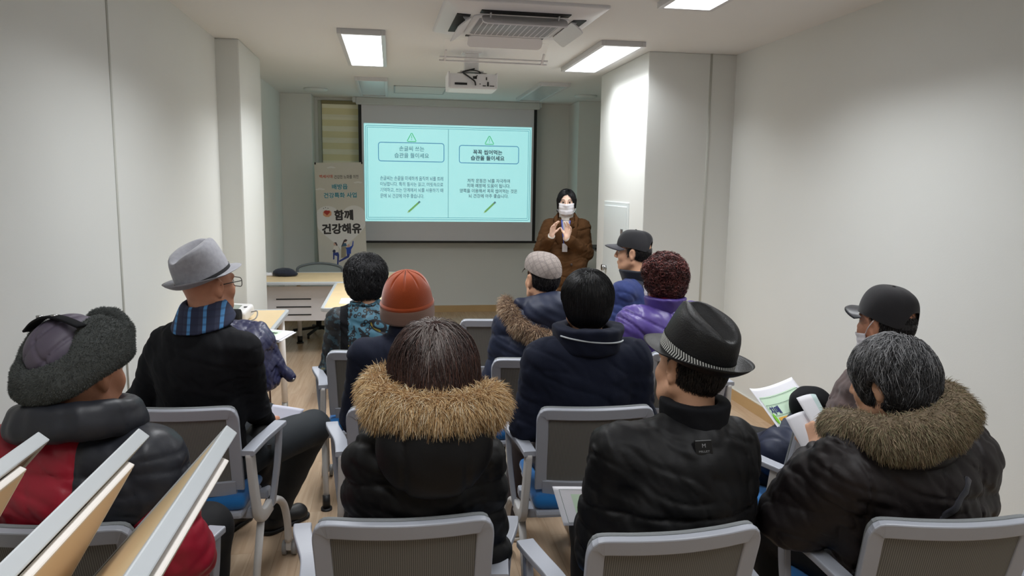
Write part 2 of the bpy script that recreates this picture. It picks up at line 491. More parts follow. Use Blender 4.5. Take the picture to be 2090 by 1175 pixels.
# ------------------------------------------------------------------ ceiling lights
M_lit = emat('lit_diffuser', (250, 252, 255), 2.0)
M_unlit = mat('unlit_diffuser', (203, 214, 218), 0.25)
M_lframe = mat('lamp_frame', (205, 205, 207), 0.4)
def panel(x0, x1, y0, y1, lit, label, grp, dim=1.0):
    t = empty('ceiling_light', ((x0 + x1) / 2, (y0 + y1) / 2, H), 0, label, 'ceiling light', grp)
    w, l = (x1 - x0) / 2, (y1 - y0) / 2
    f = MB()
    for lo, hi in (((-w, -l), (-w + 0.03, l)), ((w - 0.03, -l), (w, l)), ((-w + 0.03, -l), (w - 0.03, -l + 0.03)), ((-w + 0.03, l - 0.03), (w - 0.03, l))):
        f.box(lo + (-0.036,), hi + (0.0,), 0, 0.003)
    f.build('light_frame', M_lframe, t)
    MB().box((-w + 0.028, -l + 0.028, -0.024), (w - 0.028, l - 0.028, -0.012)).build('diffuser', M_lit if lit else M_unlit, t)
    if lit:
        la = bpy.data.lights.new('panel_lamp', 'AREA'); la.shape = 'RECTANGLE'; la.size = 2 * w - 0.06; la.size_y = 2 * l - 0.06; la.energy = PANEL_WATTS * dim; la.spread = math.radians(134); la.color = (0.95, 0.975, 1.0)
        lo_ = bpy.data.objects.new('panel_lamp', la); COL.objects.link(lo_); lo_.parent = t; lo_.location = (0, 0, -0.026)
panel(-0.355, -0.035, 5.28, 6.70, True, 'lit ceiling panel left of the projector above the floral vest woman', 'lit ceiling panels', 1.2)
panel(1.46, 1.785, 5.28, 6.58, True, 'lit ceiling panel beside the right hand column', 'lit ceiling panels', 1.1)
panel(1.46, 1.785, 2.8, 4.16, True, 'lit ceiling panel cut by the top edge of the picture', 'lit ceiling panels')
panel(-0.355, -0.035, 2.8, 4.22, True, 'lit ceiling panel on the left side just out of the picture', 'lit ceiling panels')
panel(-0.355, -0.035, 0.2, 1.6, True, 'rear ceiling panel above the folded tables', 'lit ceiling panels', 0.6)
panel(1.46, 1.785, 0.2, 1.6, True, 'rear ceiling panel above the gray haired woman', 'lit ceiling panels', 0.6)
panel(-0.35, -0.035, 7.62, 8.98, False, 'unlit ceiling panel left of the projector near the screen', 'unlit ceiling panels')
panel(1.46, 1.775, 7.53, 9.0, False, 'unlit ceiling panel right of the projector near the screen', 'unlit ceiling panels')

# ------------------------------------------------------------------ ceiling cassette air conditioner
ac = empty('air_conditioner', (0.755, 4.745, H), -1.5, 'white four way ceiling cassette air conditioner with open flaps', 'air conditioner')
M_ac = mat('ac_white', (222, 221, 224), 0.45)
S = 0.47
a = MB()
# sloped skirt from the ceiling edge down to the flat centre
ring0 = [(-S, -S, 0), (S, -S, 0), (S, S, 0), (-S, S, 0)]
def sq(s, z, c=0.06): return [(p[0], p[1], z) for p in rrect(2 * s, 2 * s, c, 5)]
rings = [sq(S, 0, 0.02), sq(S, -0.014, 0.02), sq(S - 0.015, -0.02, 0.03), sq(0.395, -0.042, 0.06), sq(0.285, -0.046, 0.05)]
k = len(rings[0]); V = [p for r in rings for p in r]
F = [(i * k + j, i * k + (j + 1) % k, (i + 1) * k + (j + 1) % k, (i + 1) * k + j) for i in range(len(rings) - 1) for j in range(k)]
a.add(V, F, 0, True); a.build('body_panel', M_ac, ac)
gm = bpy.data.materials.new('grille'); gm.use_nodes = True; t = NT(gm); co = t.coord('Object'); sp = t.n('SeparateXYZ'); t.l(co, sp.inputs[0])
gx = t.math('GREATER_THAN', t.math('FRACT', t.math('MULTIPLY', sp.outputs[0], 28.0)), 0.86)
gy = t.math('GREATER_THAN', t.math('FRACT', t.math('MULTIPLY', sp.outputs[1], 62.0)), 0.6)
t.l(t.mix(gx, t.mix(gy, lin('#7f7f86'), lin('#a2a2a8')), lin('#dcdce0')), t.b.inputs['Base Color'])
g = MB(); g.sweep([(0, 0, -0.044), (0, 0, -0.056)], rrect(0.57, 0.57, 0.05, 5), 0, up=(0, 1, 0)); g.build('intake_grille', M_ac, ac)
g = MB(); g.sweep([(0, 0, -0.055), (0, 0, -0.0575)], rrect(0.51, 0.5, 0.05, 5), 0, up=(0, 1, 0)); g.build('grille_mesh', gm, ac)
for q in range(4):
    T = Matrix.Rotation(q * PI / 2, 4, 'Z')
    s = MB(); s.box((-0.26, -0.385, -0.0475), (0.26, -0.305, -0.040), 0, 0.0, T); s.build('air_slot', M_black, ac)
    fl = MB(); F_ = T @ Matrix.Translation((0, -0.302, -0.052)) @ Matrix.Rotation(math.radians(38), 4, 'X')
    fl.sweep([(0, -0.047, -0.008), (0, -0.047, 0.0)], rrect(0.50, 0.094, 0.03, 4), 0, up=(0, 1, 0), T=F_, smooth=False)
    for sx_ in (-0.2, 0.2): fl.box((sx_ - 0.004, -0.03, 0.0), (sx_ + 0.004, 0.0, 0.03), 0, 0.0, F_)
    fl.build('air_flap', M_ac, ac)
M_clear = bpy.data.materials.new('clear_acrylic'); M_clear.use_nodes = True; t = NT(M_clear)
t.b.inputs['Base Color'].default_value = (0.95, 0.95, 0.96, 1); t.b.inputs['Roughness'].default_value = 0.1; t.b.inputs['Alpha'].default_value = 0.16
b = MB(); T = Matrix.Translation((-0.02, 0.52, -0.045)) @ Matrix.Rotation(math.radians(-35), 4, 'X')
b.box((-0.36, 0, -0.002), (0.36, 0.2, 0.002), 0, 0, T); wd = b.build('wind_deflector', M_clear, ac)
for y_ in (0.165, 0.2): MB().box((-0.385, y_ - 0.003, -0.006), (0.385, y_ + 0.003, 0.004), 0, 0, T).build('deflector_rail', M_ac, wd)
for x_ in (-0.345, 0.345): MB().box((x_ - 0.006, 0.1, -0.006), (x_ + 0.006, 0.2, 0.004), 0, 0, T).build('deflector_clip', M_ac, wd)

# access hatch, line hatch, detectors
hm = mat('hatch_frame', (170, 170, 170), 0.5)
def hatch(x0, x1, y0, y1, label):
    t = empty('ceiling_hatch', ((x0 + x1) / 2, (y0 + y1) / 2, H), 0, label, 'ceiling hatch'); w, l = (x1 - x0) / 2, (y1 - y0) / 2
    f = MB()
    for lo, hi in (((-w, -l), (-w + 0.014, l)), ((w - 0.014, -l), (w, l)), ((-w, -l), (w, -l + 0.014)), ((-w, l - 0.014), (w, l))): f.box(lo + (-0.006,), hi + (0,))
    f.build('hatch_frame', hm, t); MB().box((-w + 0.014, -l + 0.014, -0.003), (w - 0.014, l - 0.014, 0)).build('hatch_lid', M_ceil, t)
hatch(0.50, 0.95, 3.74, 4.19, 'square ceiling hatch cut by the top edge above the air conditioner')
hatch(0.03, 0.59, 8.19, 8.84, 'flush ceiling hatch between the projector and the screen')
def disc(x, y, r, h, label, nm='smoke_detector', cat='detector', grp=None):
    d = MB(); V = []; n = 24; pr = [(r, 0), (r, -h * 0.4), (r * 0.8, -h), (0.001, -h)]
    d.sweep([(0, 0, 0), (0, 0, -h * 0.4), (0, 0, -h)], [(math.cos(i * 2 * PI / n) * r, math.sin(i * 2 * PI / n) * r) for i in range(n)], up=(0, 1, 0), scales=[1, 1, 0.8])
    o = d.build(nm, M_offw); o.location = (x, y, H); return tag(o, label, cat, grp)
disc(-0.82, 8.72, 0.13, 0.028, 'flat round white ceiling speaker above the window blind', 'ceiling_speaker', 'ceiling speaker')
disc(2.19, 8.53, 0.13, 0.028, 'flat round white ceiling speaker beside the right column', 'ceiling_speaker', 'ceiling speaker')
sd = disc(0.69, 8.44, 0.045, 0.03, 'tiny round sensor on the ceiling below the projector', 'ceiling_sensor', 'sensor')

# ------------------------------------------------------------------ projector on its ceiling mount
pj = empty('projector', (0.62, 6.02, H), 0, 'white projector with a dangling black cable hung from the ceiling', 'projector')
M_pj = mat('projector_white', (228, 228, 230), 0.4)
b = MB(); b.box((-0.185, -0.13, -0.29), (0.185, 0.16, -0.175), 0, 0.012); b.box((-0.19, -0.135, -0.285), (-0.18, 0.16, -0.165), 0, 0.003); b.box((0.18, -0.135, -0.285), (0.19, 0.16, -0.165), 0, 0.003); b.build('body', M_pj, pj)
b = MB(); b.box((-0.14, -0.134, -0.262), (-0.045, -0.129, -0.246)); b.build('vent', M_dark, pj)
for x0, x1, z0, z1 in ((0.0, 0.03, -0.215, -0.195), (0.1, 0.108, -0.222, -0.2), (0.075, 0.1, -0.268, -0.262), (0.11, 0.122, -0.268, -0.235), (0.13, 0.165, -0.268, -0.262), (0.05, 0.06, -0.255, -0.25)): MB().box((x0, -0.134, z0), (x1, -0.128, z1)).build('port', M_dark, pj)
b = MB(); b.cyl((0.09, 0.16, -0.23), (0.09, 0.185, -0.23), 0.045); b.build('lens', M_black, pj)
b = MB(); b.box((-0.055, -0.05, -0.14), (0.055, 0.05, -0.012), 0, 0.01); b.box((-0.075, -0.06, -0.012), (0.075, 0.06, 0)); b.box((-0.09, -0.07, -0.155), (0.09, 0.07, -0.145)); b.box((-0.03, -0.053, -0.09), (-0.02, -0.049, -0.08)); b.build('ceiling_mount', M_white, pj)
b = MB()
for sx in (-1, 1): b.tube([(sx * 0.03, 0, -0.15), (sx * 0.11, -0.08, -0.17)], 0.008); b.tube([(sx * 0.03, 0, -0.15), (sx * 0.11, 0.09, -0.17)], 0.008)
b.build('mount_arm', M_steel, pj)
b = MB(); b.tube(bez([(0.02, -0.06, -0.13), (-0.06, -0.09, -0.155), (-0.075, -0.125, -0.17), (-0.03, -0.145, -0.205), (0.01, -0.15, -0.235), (0.02, -0.135, -0.262)]), 0.006); b.tube(bez([(-0.03, -0.06, -0.14), (0.03, -0.1, -0.15), (0.06, -0.1, -0.165), (0.02, -0.14, -0.2)]), 0.004); b.build('cable', M_black, pj)

# ------------------------------------------------------------------ projection screen with the slide
scr = empty('projection_screen', (0.705, 9.45, 0), 0, 'pull down projection screen showing a pale cyan slide in two halves', 'projection screen')
M_scr = mat('screen_gray', (222, 222, 228), 0.8, spec=0.1)
b = MB(); b.box((-1.125, -0.06, 2.575), (1.125, 0.045, 2.66), 0, 0.012); b.box((-1.165, -0.05, 2.60), (-1.125, 0.03, 2.66), 0, 0.004); b.box((1.125, -0.05, 2.60), (1.15, 0.03, 2.66), 0, 0.004); b.build('screen_housing', mat('screen_housing', (206, 208, 206), 0.45), scr)
b = MB(); b.box((-1.068, -0.003, 0.93), (1.068, 0.0, 2.60)); b.build('screen_fabric', M_scr, scr)
for x_ in (-1.10, 1.062): MB().box((x_, -0.005, 0.93), (x_ + 0.038, 0.001, 2.58)).build('screen_border', M_black, scr)
b = MB(); b.box((-1.12, -0.014, 0.905), (1.12, 0.012, 0.933), 0, 0.006); b.build('bottom_bar', M_black, scr)
SL, SR, SB, ST = -1.035, 1.035, 1.174, 2.357
M_slide = emat('slide_light', (140, 240, 232), SLIDE_LIGHT)
def slide_mat():
    m = bpy.data.materials.new('projected_slide'); m.use_nodes = True; t = NT(m)
    t.b.inputs['Base Color'].default_value = lin((215, 220, 222)) + (1,); t.b.inputs['Roughness'].default_value = 0.8
    t.b.inputs['Emission Color'].default_value = lin((168, 250, 252)) + (1,); t.b.inputs['Emission Strength'].default_value = SLIDE_LIGHT
    return m
slide = MB().box((SL, -0.006, SB), (SR, -0.003, ST)).build('slide_image', slide_mat(), scr)
inkm = {}
def ink(c):
    if c not in inkm:
        m = bpy.data.materials.new('slide_ink'); m.use_nodes = True; b = m.node_tree.nodes['Principled BSDF']
        b.inputs['Base Color'].default_value = lin(c) + (1,); b.inputs['Roughness'].default_value = 0.9
        b.inputs['Emission Color'].default_value = lin(c) + (1,); b.inputs['Emission Strength'].default_value = 0.5; inkm[c] = m
    return inkm[c]
def sx(px): return SL + (px - 410) / 1142.0 * 2.07      # slide layout units -> metres
def sz(py): return ST - (py - 248) / 658.0 * 1.183
YS = -0.0072
def frame_line(mb, x0, x1, y0, y1, w, r=0.0):
    pr = [(sx((x0 + x1) / 2) + p[0], YS, sz((y0 + y1) / 2) + p[1]) for p in rrect((x1 - x0) / 1142 * 2.07, (y1 - y0) / 658 * 1.183, max(r, 0.002), 5)]
    mb.sweep(pr, [(-w / 2, 0), (w / 2, 0), (w / 2, 0.0008), (-w / 2, 0.0008)], 0, True, up=(0, -1, 0), smooth=False)
fl = MB(); frame_line(fl, 421, 1542, 262, 893, 0.006, 0.02); frame_line(fl, 432, 1530, 274, 880, 0.005); fl.box((sx(975) - 0.003, YS, sz(880)), (sx(975) + 0.003, YS + 0.001, sz(276))); fl.build('border_line', ink((106, 156, 170)), slide)
fl = MB(); frame_line(fl, 505, 945, 372, 497, 0.010, 0.03); frame_line(fl, 1050, 1462, 381, 500, 0.010, 0.03); fl.build('title_box', ink((104, 158, 196)), slide)
for cx, cy in ((727, 335), (1257, 342)):
    fl = MB()
    tri = [(sx(cx), YS, sz(cy - 32)), (sx(cx + 32), YS, sz(cy + 28)), (sx(cx - 32), YS, sz(cy + 28))]
    tri = [tuple(np.array(tri[i]) * (1 - q) + np.array(tri[(i + 1) % 3]) * q) for i in range(3) for q in (0.08, 0.5, 0.92)]
    fl.sweep(tri, [(-0.005, 0), (0.005, 0), (0.005, 0.001), (-0.005, 0.001)], 0, True, up=(0, -1, 0), smooth=False)
    fl.box((sx(cx) - 0.004, YS, sz(cy + 6)), (sx(cx) + 0.004, YS + 0.001, sz(cy - 14))); fl.box((sx(cx) - 0.004, YS, sz(cy + 17)), (sx(cx) + 0.004, YS + 0.001, sz(cy + 11)))
    fl.build('warning_symbol', ink((104, 206, 146)), slide)
def letter(items, col, name, parent, conv, y, bold=0.0):
    for it in items:
        mb = MB(); s, cx, cy, w, h = it[:5]; V, F = text_mesh(s, w, h, bold if len(it) < 6 else it[5])
        x, z = conv(cx, cy); mb.add(V + np.array([x, y, z]), F, 0, False); mb.build(name, col, parent)
conv = lambda x, y: (sx(x), sz(y))
W1 = 2.07 / 1142; H1 = 1.183 / 658
letter([('손글씨 쓰는', 727, 411, 168 * W1, 34 * H1), ('습관을 들이세요', 727, 457, 232 * W1, 34 * H1)], ink((98, 132, 148)), 'lettering', slide, conv, YS, 0.012)
letter([('꼭꼭 씹어먹는', 1246, 425, 204 * W1, 34 * H1), ('습관을 들이세요', 1246, 465, 234 * W1, 34 * H1)], ink((72, 84, 96)), 'lettering', slide, conv, YS, 0.03)
letter([('손글씨는 손끝을 미세하게 움직여 뇌를 트레', 727, 612, 426 * W1, 30 * H1), ('이닝합니다. 특히 필사는 읽고, 머릿속으로', 727, 652, 426 * W1, 30 * H1), ('기억하고, 쓰는 단계에서 뇌를 사용하기 때', 727, 692, 426 * W1, 30 * H1), ('문에 뇌 건강에 아주 좋습니다.', 662, 732, 295 * W1, 30 * H1)], ink((98, 118, 138)), 'lettering', slide, conv, YS, 0.008)
letter([('저작 운동은 뇌를 자극하여', 1255, 621, 297 * W1, 28 * H1), ('치매 예방에 도움이 됩니다.', 1255, 655, 302 * W1, 28 * H1), ('양쪽을 이용해서 꼭꼭 씹어먹는 것은', 1255, 691, 402 * W1, 28 * H1), ('뇌 건강에 아주 좋습니다.', 1255, 726, 280 * W1, 28 * H1)], ink((86, 96, 112)), 'lettering', slide, conv, YS, 0.012)
for (x0, y0), (x1, y1) in (((695, 848), (782, 768)), ((1221, 846), (1304, 766))):
    a0 = np.array([sx(x0), YS, sz(y0)]); a1 = np.array([sx(x1), YS, sz(y1)]); d = a1 - a0; prf = [(-0.012, 0), (0.012, 0), (0.012, 0.001), (-0.012, 0.001)]
    pb = MB(); pb.sweep([a0 + 0.12 * d, a0 + 0.86 * d], prf, 0, up=(0, -1, 0), smooth=False); pb.sweep([a0, a0 + 0.12 * d], prf, 1, up=(0, -1, 0), scales=[0.1, 1], smooth=False); pb.sweep([a0 + 0.86 * d, a1], prf, 2, up=(0, -1, 0), smooth=False)
    pb.build('pencil_drawing', [ink((132, 190, 120)), ink((180, 205, 160)), ink((110, 140, 150))], slide)

# ------------------------------------------------------------------ zebra blind in the window
bl = empty('window_blind', (-0.4, 9.60, 0), 0, 'cream zebra roller blind with pale and olive bands beside the screen', 'blind')
b = MB(); n = 9
for i in range(8):
    z1 = 2.60 - i * 0.139
    if z1 - 0.139 < 1.45: break
    b.box((-0.435, -0.004, z1 - 0.139), (0.435, 0.0, z1 - 0.06), 1, 0.0)
    b.sweep([(-0.435, -0.006, z1 - 0.03), (0.435, -0.006, z1 - 0.03)], [(-0.006, -0.032), (0.004, -0.032), (0.008, 0.0), (0.004, 0.032), (-0.006, 0.032)], 0, smooth=False)
b.build('blind_fabric', [mat('cream_band', (255, 251, 224), 0.8), mat('olive_band', (244, 236, 190), 0.8)], bl)
b = MB(); b.box((-0.44, -0.02, 2.585), (0.44, 0.012, 2.628), 0, 0.008); b.build('blind_headrail', mat('blind_rail', (150, 142, 104), 0.6), bl)

# ------------------------------------------------------------------ standing banner
bn = empty('standing_banner', (-0.545, 8.9, 0), 0, 'tall pale standing banner with heart and korean lettering', 'banner')
bn.rotation_euler = (0, math.radians(-1.7), 0)
BW, BH = 0.545, 1.80
ZT = 1.868
b = MB(); b.box((-BW / 2, -0.004, ZT - BH), (BW / 2, 0, ZT)); sheet = b.build('banner_sheet', mat('banner_vinyl', (206, 204, 194), 0.55), bn)
b = MB(); b.cyl((0, 0.02, 0.03), (0, 0.02, 1.2), 0.008); b.tube([(0, 0.02, 1.0), (-BW / 2 + 0.01, 0.004, ZT - 0.01)], 0.005); b.tube([(0, 0.02, 1.0), (BW / 2 - 0.01, 0.004, ZT - 0.01)], 0.005)
b.tube([(0, 0.02, 0.3), (-0.25, 0.004, 0.07)], 0.006); b.tube([(0, 0.02, 0.3), (0.25, 0.004, 0.07)], 0.006); b.tube([(0, 0.02, 0.3), (0, 0.3, 0.02)], 0.006)
for sx_ in (-1, 1): b.box((sx_ * (BW / 2 - 0.012) - 0.008, -0.008, ZT - 0.02), (sx_ * (BW / 2 - 0.012) + 0.008, 0.004, ZT + 0.004))
b.build('banner_stand', M_black, bn)
bu = lambda zx, zy: (-BW / 2 + (zx - (100 + (zy - 95) * 60 / 905.0)) / 448.0 * BW, ZT - (zy - 95) / 830.0)
hp = []
for i in range(60):
    a_ = i / 60 * 2 * PI; hp.append((16 * math.sin(a_) ** 3, 13 * math.cos(a_) - 5 * math.cos(2 * a_) - 2 * math.cos(3 * a_) - math.cos(4 * a_)))
hx, hz = bu(362, 690)
b = MB(); hs = [(max(-BW / 2, min(BW / 2, hx + p[0] / 16 * 0.30)), -0.0048, hz + p[1] / 15 * 0.285) for p in hp]; b.add(hs, [list(range(60))], 0, False); b.build('heart_print', mat('banner_white', (224, 224, 222), 0.55), sheet)
M_cloud = mat('cloud_white', (222, 222, 218), 0.55)
for cx, cy, rx in ((258, 142, 0.045), (508, 286, 0.045), (160, 345, 0.05)):
    x, z = bu(cx, cy); b = MB()
    for dx, dz, rr in ((-0.6, 0, 0.5), (0, 0.12, 0.62), (0.6, 0, 0.5)): b.add([(x + dx * rx + rr * rx * math.cos(q), -0.0045 - 0.0001 * dx, z + dz * rx + 0.35 * rr * rx * math.sin(q)) for q in np.linspace(0, 2 * PI, 16, endpoint=False)], [list(range(16))], 0, False)
    b.build('cloud_print', M_cloud, sheet)
S8 = 1 / 830.0
letter([('백세시대', 211, 224, 122 * S8, 32 * S8)], mat('red_print', (196, 84, 54), 0.6), 'lettering', sheet, bu, -0.0052, 0.02)
letter([('건강한 노화를 위한', 400, 230, 228 * S8, 36 * S8)], mat('black_print', (52, 50, 52), 0.6), 'lettering', sheet, bu, -0.0052, 0.005)
letter([('배방읍', 340, 322, 150 * S8, 56 * S8), ('건강특화 사업', 346, 403, 312 * S8, 56 * S8)], mat('white_halo', (220, 226, 224), 0.6), 'lettering', sheet, bu, -0.0050, 0.09)
letter([('배방읍', 340, 322, 146 * S8, 52 * S8), ('건강특화 사업', 346, 403, 308 * S8, 52 * S8)], mat('teal_print', (58, 136, 152), 0.6), 'lettering', sheet, bu, -0.0053, 0.035)
letter([('함께', 382, 592, 180 * S8, 102 * S8), ('건강해유', 367, 722, 372 * S8, 102 * S8)], mat('ink_print', (48, 46, 48), 0.6), 'lettering', sheet, bu, -0.0053, 0.045)
def flat(mb, pts, mi, y=-0.0052): mb.add([(*bu(*p)[:1], y, bu(*p)[1]) for p in pts], [list(range(len(pts)))], mi, False)
def oval(cx, cy, rx, ry, n=18): return [(cx + rx * math.cos(q), cy + ry * math.sin(q)) for q in np.linspace(0, 2 * PI, n, endpoint=False)]
b = MB(); flat(b, [(190, 560), (205, 545), (228, 565), (250, 542), (268, 560), (268, 590), (245, 608), (215, 606), (192, 590)], 0, -0.0051); flat(b, oval(218, 560, 20, 17), 1, -0.0053); flat(b, oval(238, 560, 16, 15), 1, -0.00535); flat(b, [(201, 566), (252, 566), (228, 592)], 1, -0.0054)
for p in ((195, 525), (212, 518), (235, 525)): flat(b, oval(*p, 4, 4), 2)
b.build('hands_heart_print', [mat('print_skin', (214, 158, 120), 0.6), mat('print_red', (168, 52, 44), 0.6), mat('print_dark', (70, 70, 70), 0.6)], sheet)
b = MB()
flat(b, oval(306, 866, 13, 15), 0); flat(b, [(298, 852), (318, 850), (332, 880), (322, 888), (312, 866)], 4, -0.0053); flat(b, [(296, 888), (330, 885), (345, 915), (330, 950), (298, 945), (290, 915)], 1); flat(b, oval(300, 936, 14, 15), 2, -0.0054)
flat(b, [(290, 950), (340, 948), (348, 975), (342, 1085), (330, 1090), (330, 985), (305, 975), (304, 1015), (292, 1018)], 3)
flat(b, oval(404, 842, 12, 14), 0); flat(b, [(388, 832), (404, 822), (422, 832), (416, 842), (396, 850), (376, 885), (366, 890)], 4, -0.0053); flat(b, [(378, 860), (410, 862), (418, 890), (364, 894)], 5); flat(b, [(366, 893), (412, 893), (412, 1000), (366, 1004)], 6)
flat(b, oval(433, 888, 14, 15), 0); flat(b, [(405, 905), (440, 902), (466, 888), (472, 842), (480, 845), (478, 890), (458, 925), (458, 965), (418, 968), (414, 920)], 7); flat(b, [(345, 1030), (420, 985), (420, 965), (450, 968), (440, 1000), (350, 1045)], 3, -0.0053)
b.build('people_print', [mat('p_skin', (206, 168, 148), 0.6), mat('p_white', (226, 222, 214), 0.6), mat('p_navy', (44, 48, 78), 0.6), mat('p_blue', (44, 62, 132), 0.6), mat('p_hair', (66, 52, 56), 0.6), mat('p_teal', (56, 92, 118), 0.6), mat('p_olive', (150, 142, 122), 0.6), mat('p_royal', (36, 74, 168), 0.6)], sheet)

# ------------------------------------------------------------------ lectern edge behind the column
lc = empty('lectern', (2.43, 8.5, 0), 0, 'gray lectern with a black edged top half hidden behind the column', 'lectern')
b = MB(); b.box((-0.155, -0.24, 0.925), (0.19, 0.2, 0.947)); b.build('lectern_top', M_black, lc)
b = MB(); b.box((-0.145, -0.2, 0.0), (0.18, 0.18, 0.03), 0, 0.005); b.box((-0.02, -0.06, 0.03), (0.12, 0.06, 0.9), 0, 0.01)
b.add([(-0.14, -0.23, 0.92), (0.18, -0.23, 0.92), (0.18, 0.19, 0.92), (-0.14, 0.19, 0.92), (-0.02, -0.06, 0.86), (0.12, -0.06, 0.86), (0.12, 0.06, 0.86), (-0.02, 0.06, 0.86)], [(0, 1, 5, 4), (1, 2, 6, 5), (2, 3, 7, 6), (3, 0, 4, 7)], 0, False); b.build('lectern_stand', mat('lectern_gray', (120, 128, 136), 0.5), lc)
# ------------------------------------------------------------------ tables
M_lam = mat('birch_laminate', (224, 200, 158), 0.4, var=0.04, vscale=6)
M_edge = mat('table_edge_gray', (186, 191, 195), 0.4)
M_tleg = mat('table_leg_white', (224, 220, 216), 0.4)
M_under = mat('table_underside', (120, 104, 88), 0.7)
M_cream = mat('modesty_cream', (228, 206, 180), 0.5)
M_creamw = mat('modesty_edge', (228, 222, 216), 0.45)
def table_leg(x, y, z1, nm, t, foot=True, wheel=False, lean=0.0, r=0.022):
    b = MB(); b.tube([(x + lean, y, z1), (x + lean * 0.4, y, z1 * 0.5), (x, y, 0.07 if wheel else 0.03)], r, 0, 12)
    lg = b.build(nm, M_tleg, t)
    b = MB()
    if wheel: b.cyl((x - 0.014, y, 0.035), (x + 0.014, y, 0.035), 0.035); b.box((x - 0.02, y - 0.015, 0.03), (x + 0.02, y + 0.015, 0.075)); b.build('caster', mat('caster_gray', (168, 168, 166), 0.5), lg)
    else: b.cyl((x, y, 0.0), (x, y, 0.012), 0.035); b.cyl((x, y, 0.012), (x, y, 0.075), r + 0.004); b.build('foot', M_black, lg)
def desk(nm, label, x0, x1, y0, y1, modesty=None, legs=(), zt=0.72):
    t = empty(nm, ((x0 + x1) / 2, (y0 + y1) / 2, 0), 0, label, 'table'); w, l = (x1 - x0) / 2, (y1 - y0) / 2
    MB().box((-w + 0.02, -l + 0.02, zt - 0.026), (w - 0.02, l - 0.02, zt), 0).build('tabletop', M_lam, t)
    e = MB(); pr = [(p[0], p[1], zt - 0.012) for p in rrect(2 * w - 0.026, 2 * l - 0.026, 0.03, 4)]
    e.sweep(pr, rrect(0.026, 0.03, 0.006, 2), 0, True, smooth=False); e.build('edge_band', M_edge, t)
    for a_ in legs: table_leg(*a_[:2], zt - 0.03, 'leg', t, wheel=a_[2], lean=a_[3])
    return t
dk1 = desk('training_table', 'far table facing the room with slotted white front panel and navy cap on it', -1.27, 0.1, 7.12, 7.92, legs=((-1.24 + 0.585 - 0.42, -0.33, False, 0), (0.22, -0.30, True, 0), (-0.36, 0.3, False, 0), (0.5, 0.3, False, 0)))
b = MB(); b.box((-0.62, -0.275, 0.335), (0.60, -0.26, 0.665), 0, 0.004); b.build('modesty_panel', mat('modesty_white', (222, 220, 222), 0.5), dk1)
b = MB()
for z in (0.545, 0.47, 0.395): b.box((-0.50, -0.2775, z - 0.006), (-0.18, -0.272, z + 0.006)); b.box((0.1, -0.2775, z - 0.006), (0.42, -0.272, z + 0.006))
b.build('panel_slot', M_dark, dk1)
dk2 = desk('training_table', 'table running toward the screen from behind the floral vest woman', -0.53, 0.13, 5.62, 7.09, legs=((-0.27, -0.62, True, 0.05), (0.27, -0.62, True, 0), (-0.27, 0.6, False, 0), (0.27, 0.6, False, 0)))
dk3 = desk('training_table', 'table against the left wall carrying the blood pressure monitor and navy coat', -1.235, -0.745, 4.05, 5.6, legs=((0.215, 0.62, True, -0.01), (0.20, -0.66, True, 0), (-0.2, -0.66, True, 0), (-0.2, 0.62, False, 0)))

# chair behind the far table
oc = empty('office_chair', (-0.80, 8.30, 0), 180, 'gray mesh office chair standing behind the far table', 'chair'); oc.scale = (0.97, 1, 0.83)
b = MB(); pr = [(x, 0.22 + 0.03 * (x / 0.25) ** 2 - 0.06, 0) for x in np.linspace(-0.25, 0.25, 11)]
arch = bez([(-0.24, -0.22, 0.5), (-0.25, -0.25, 0.75), (-0.225, -0.255, 0.855), (0, -0.27, 0.9), (0.225, -0.255, 0.855), (0.25, -0.25, 0.75), (0.24, -0.22, 0.5)], 6)
b.sweep(arch, rrect(0.03, 0.03, 0.01), 0, True, up=(0, 1, 0)); b.build('back_frame', mat('office_gray', (112, 120, 124), 0.5), oc)
b = MB(); n = len(arch); b.add(np.vstack((arch, arch + np.array([0, 0.004, 0]))), [list(range(n)), list(range(n, 2 * n))[::-1]] , 0); b.build('back_mesh', mat('office_mesh', (150, 160, 158), 0.7), oc)
b = MB(); b.box((-0.24, -0.22, 0.42), (0.24, 0.24, 0.48), 0, 0.03); b.build('seat', M_dark, oc)
b = MB(); b.cyl((0, 0, 0.06), (0, 0, 0.42), 0.03)
for i in range(5): b.tube([(0, 0, 0.09), (0.28 * math.cos(i * 1.2566), 0.28 * math.sin(i * 1.2566), 0.05)], 0.018); b.cyl((0.28 * math.cos(i * 1.2566) - 0.01, 0.28 * math.sin(i * 1.2566), 0.025), (0.28 * math.cos(i * 1.2566) + 0.01, 0.28 * math.sin(i * 1.2566), 0.025), 0.025)
b.build('base', M_dark, oc)

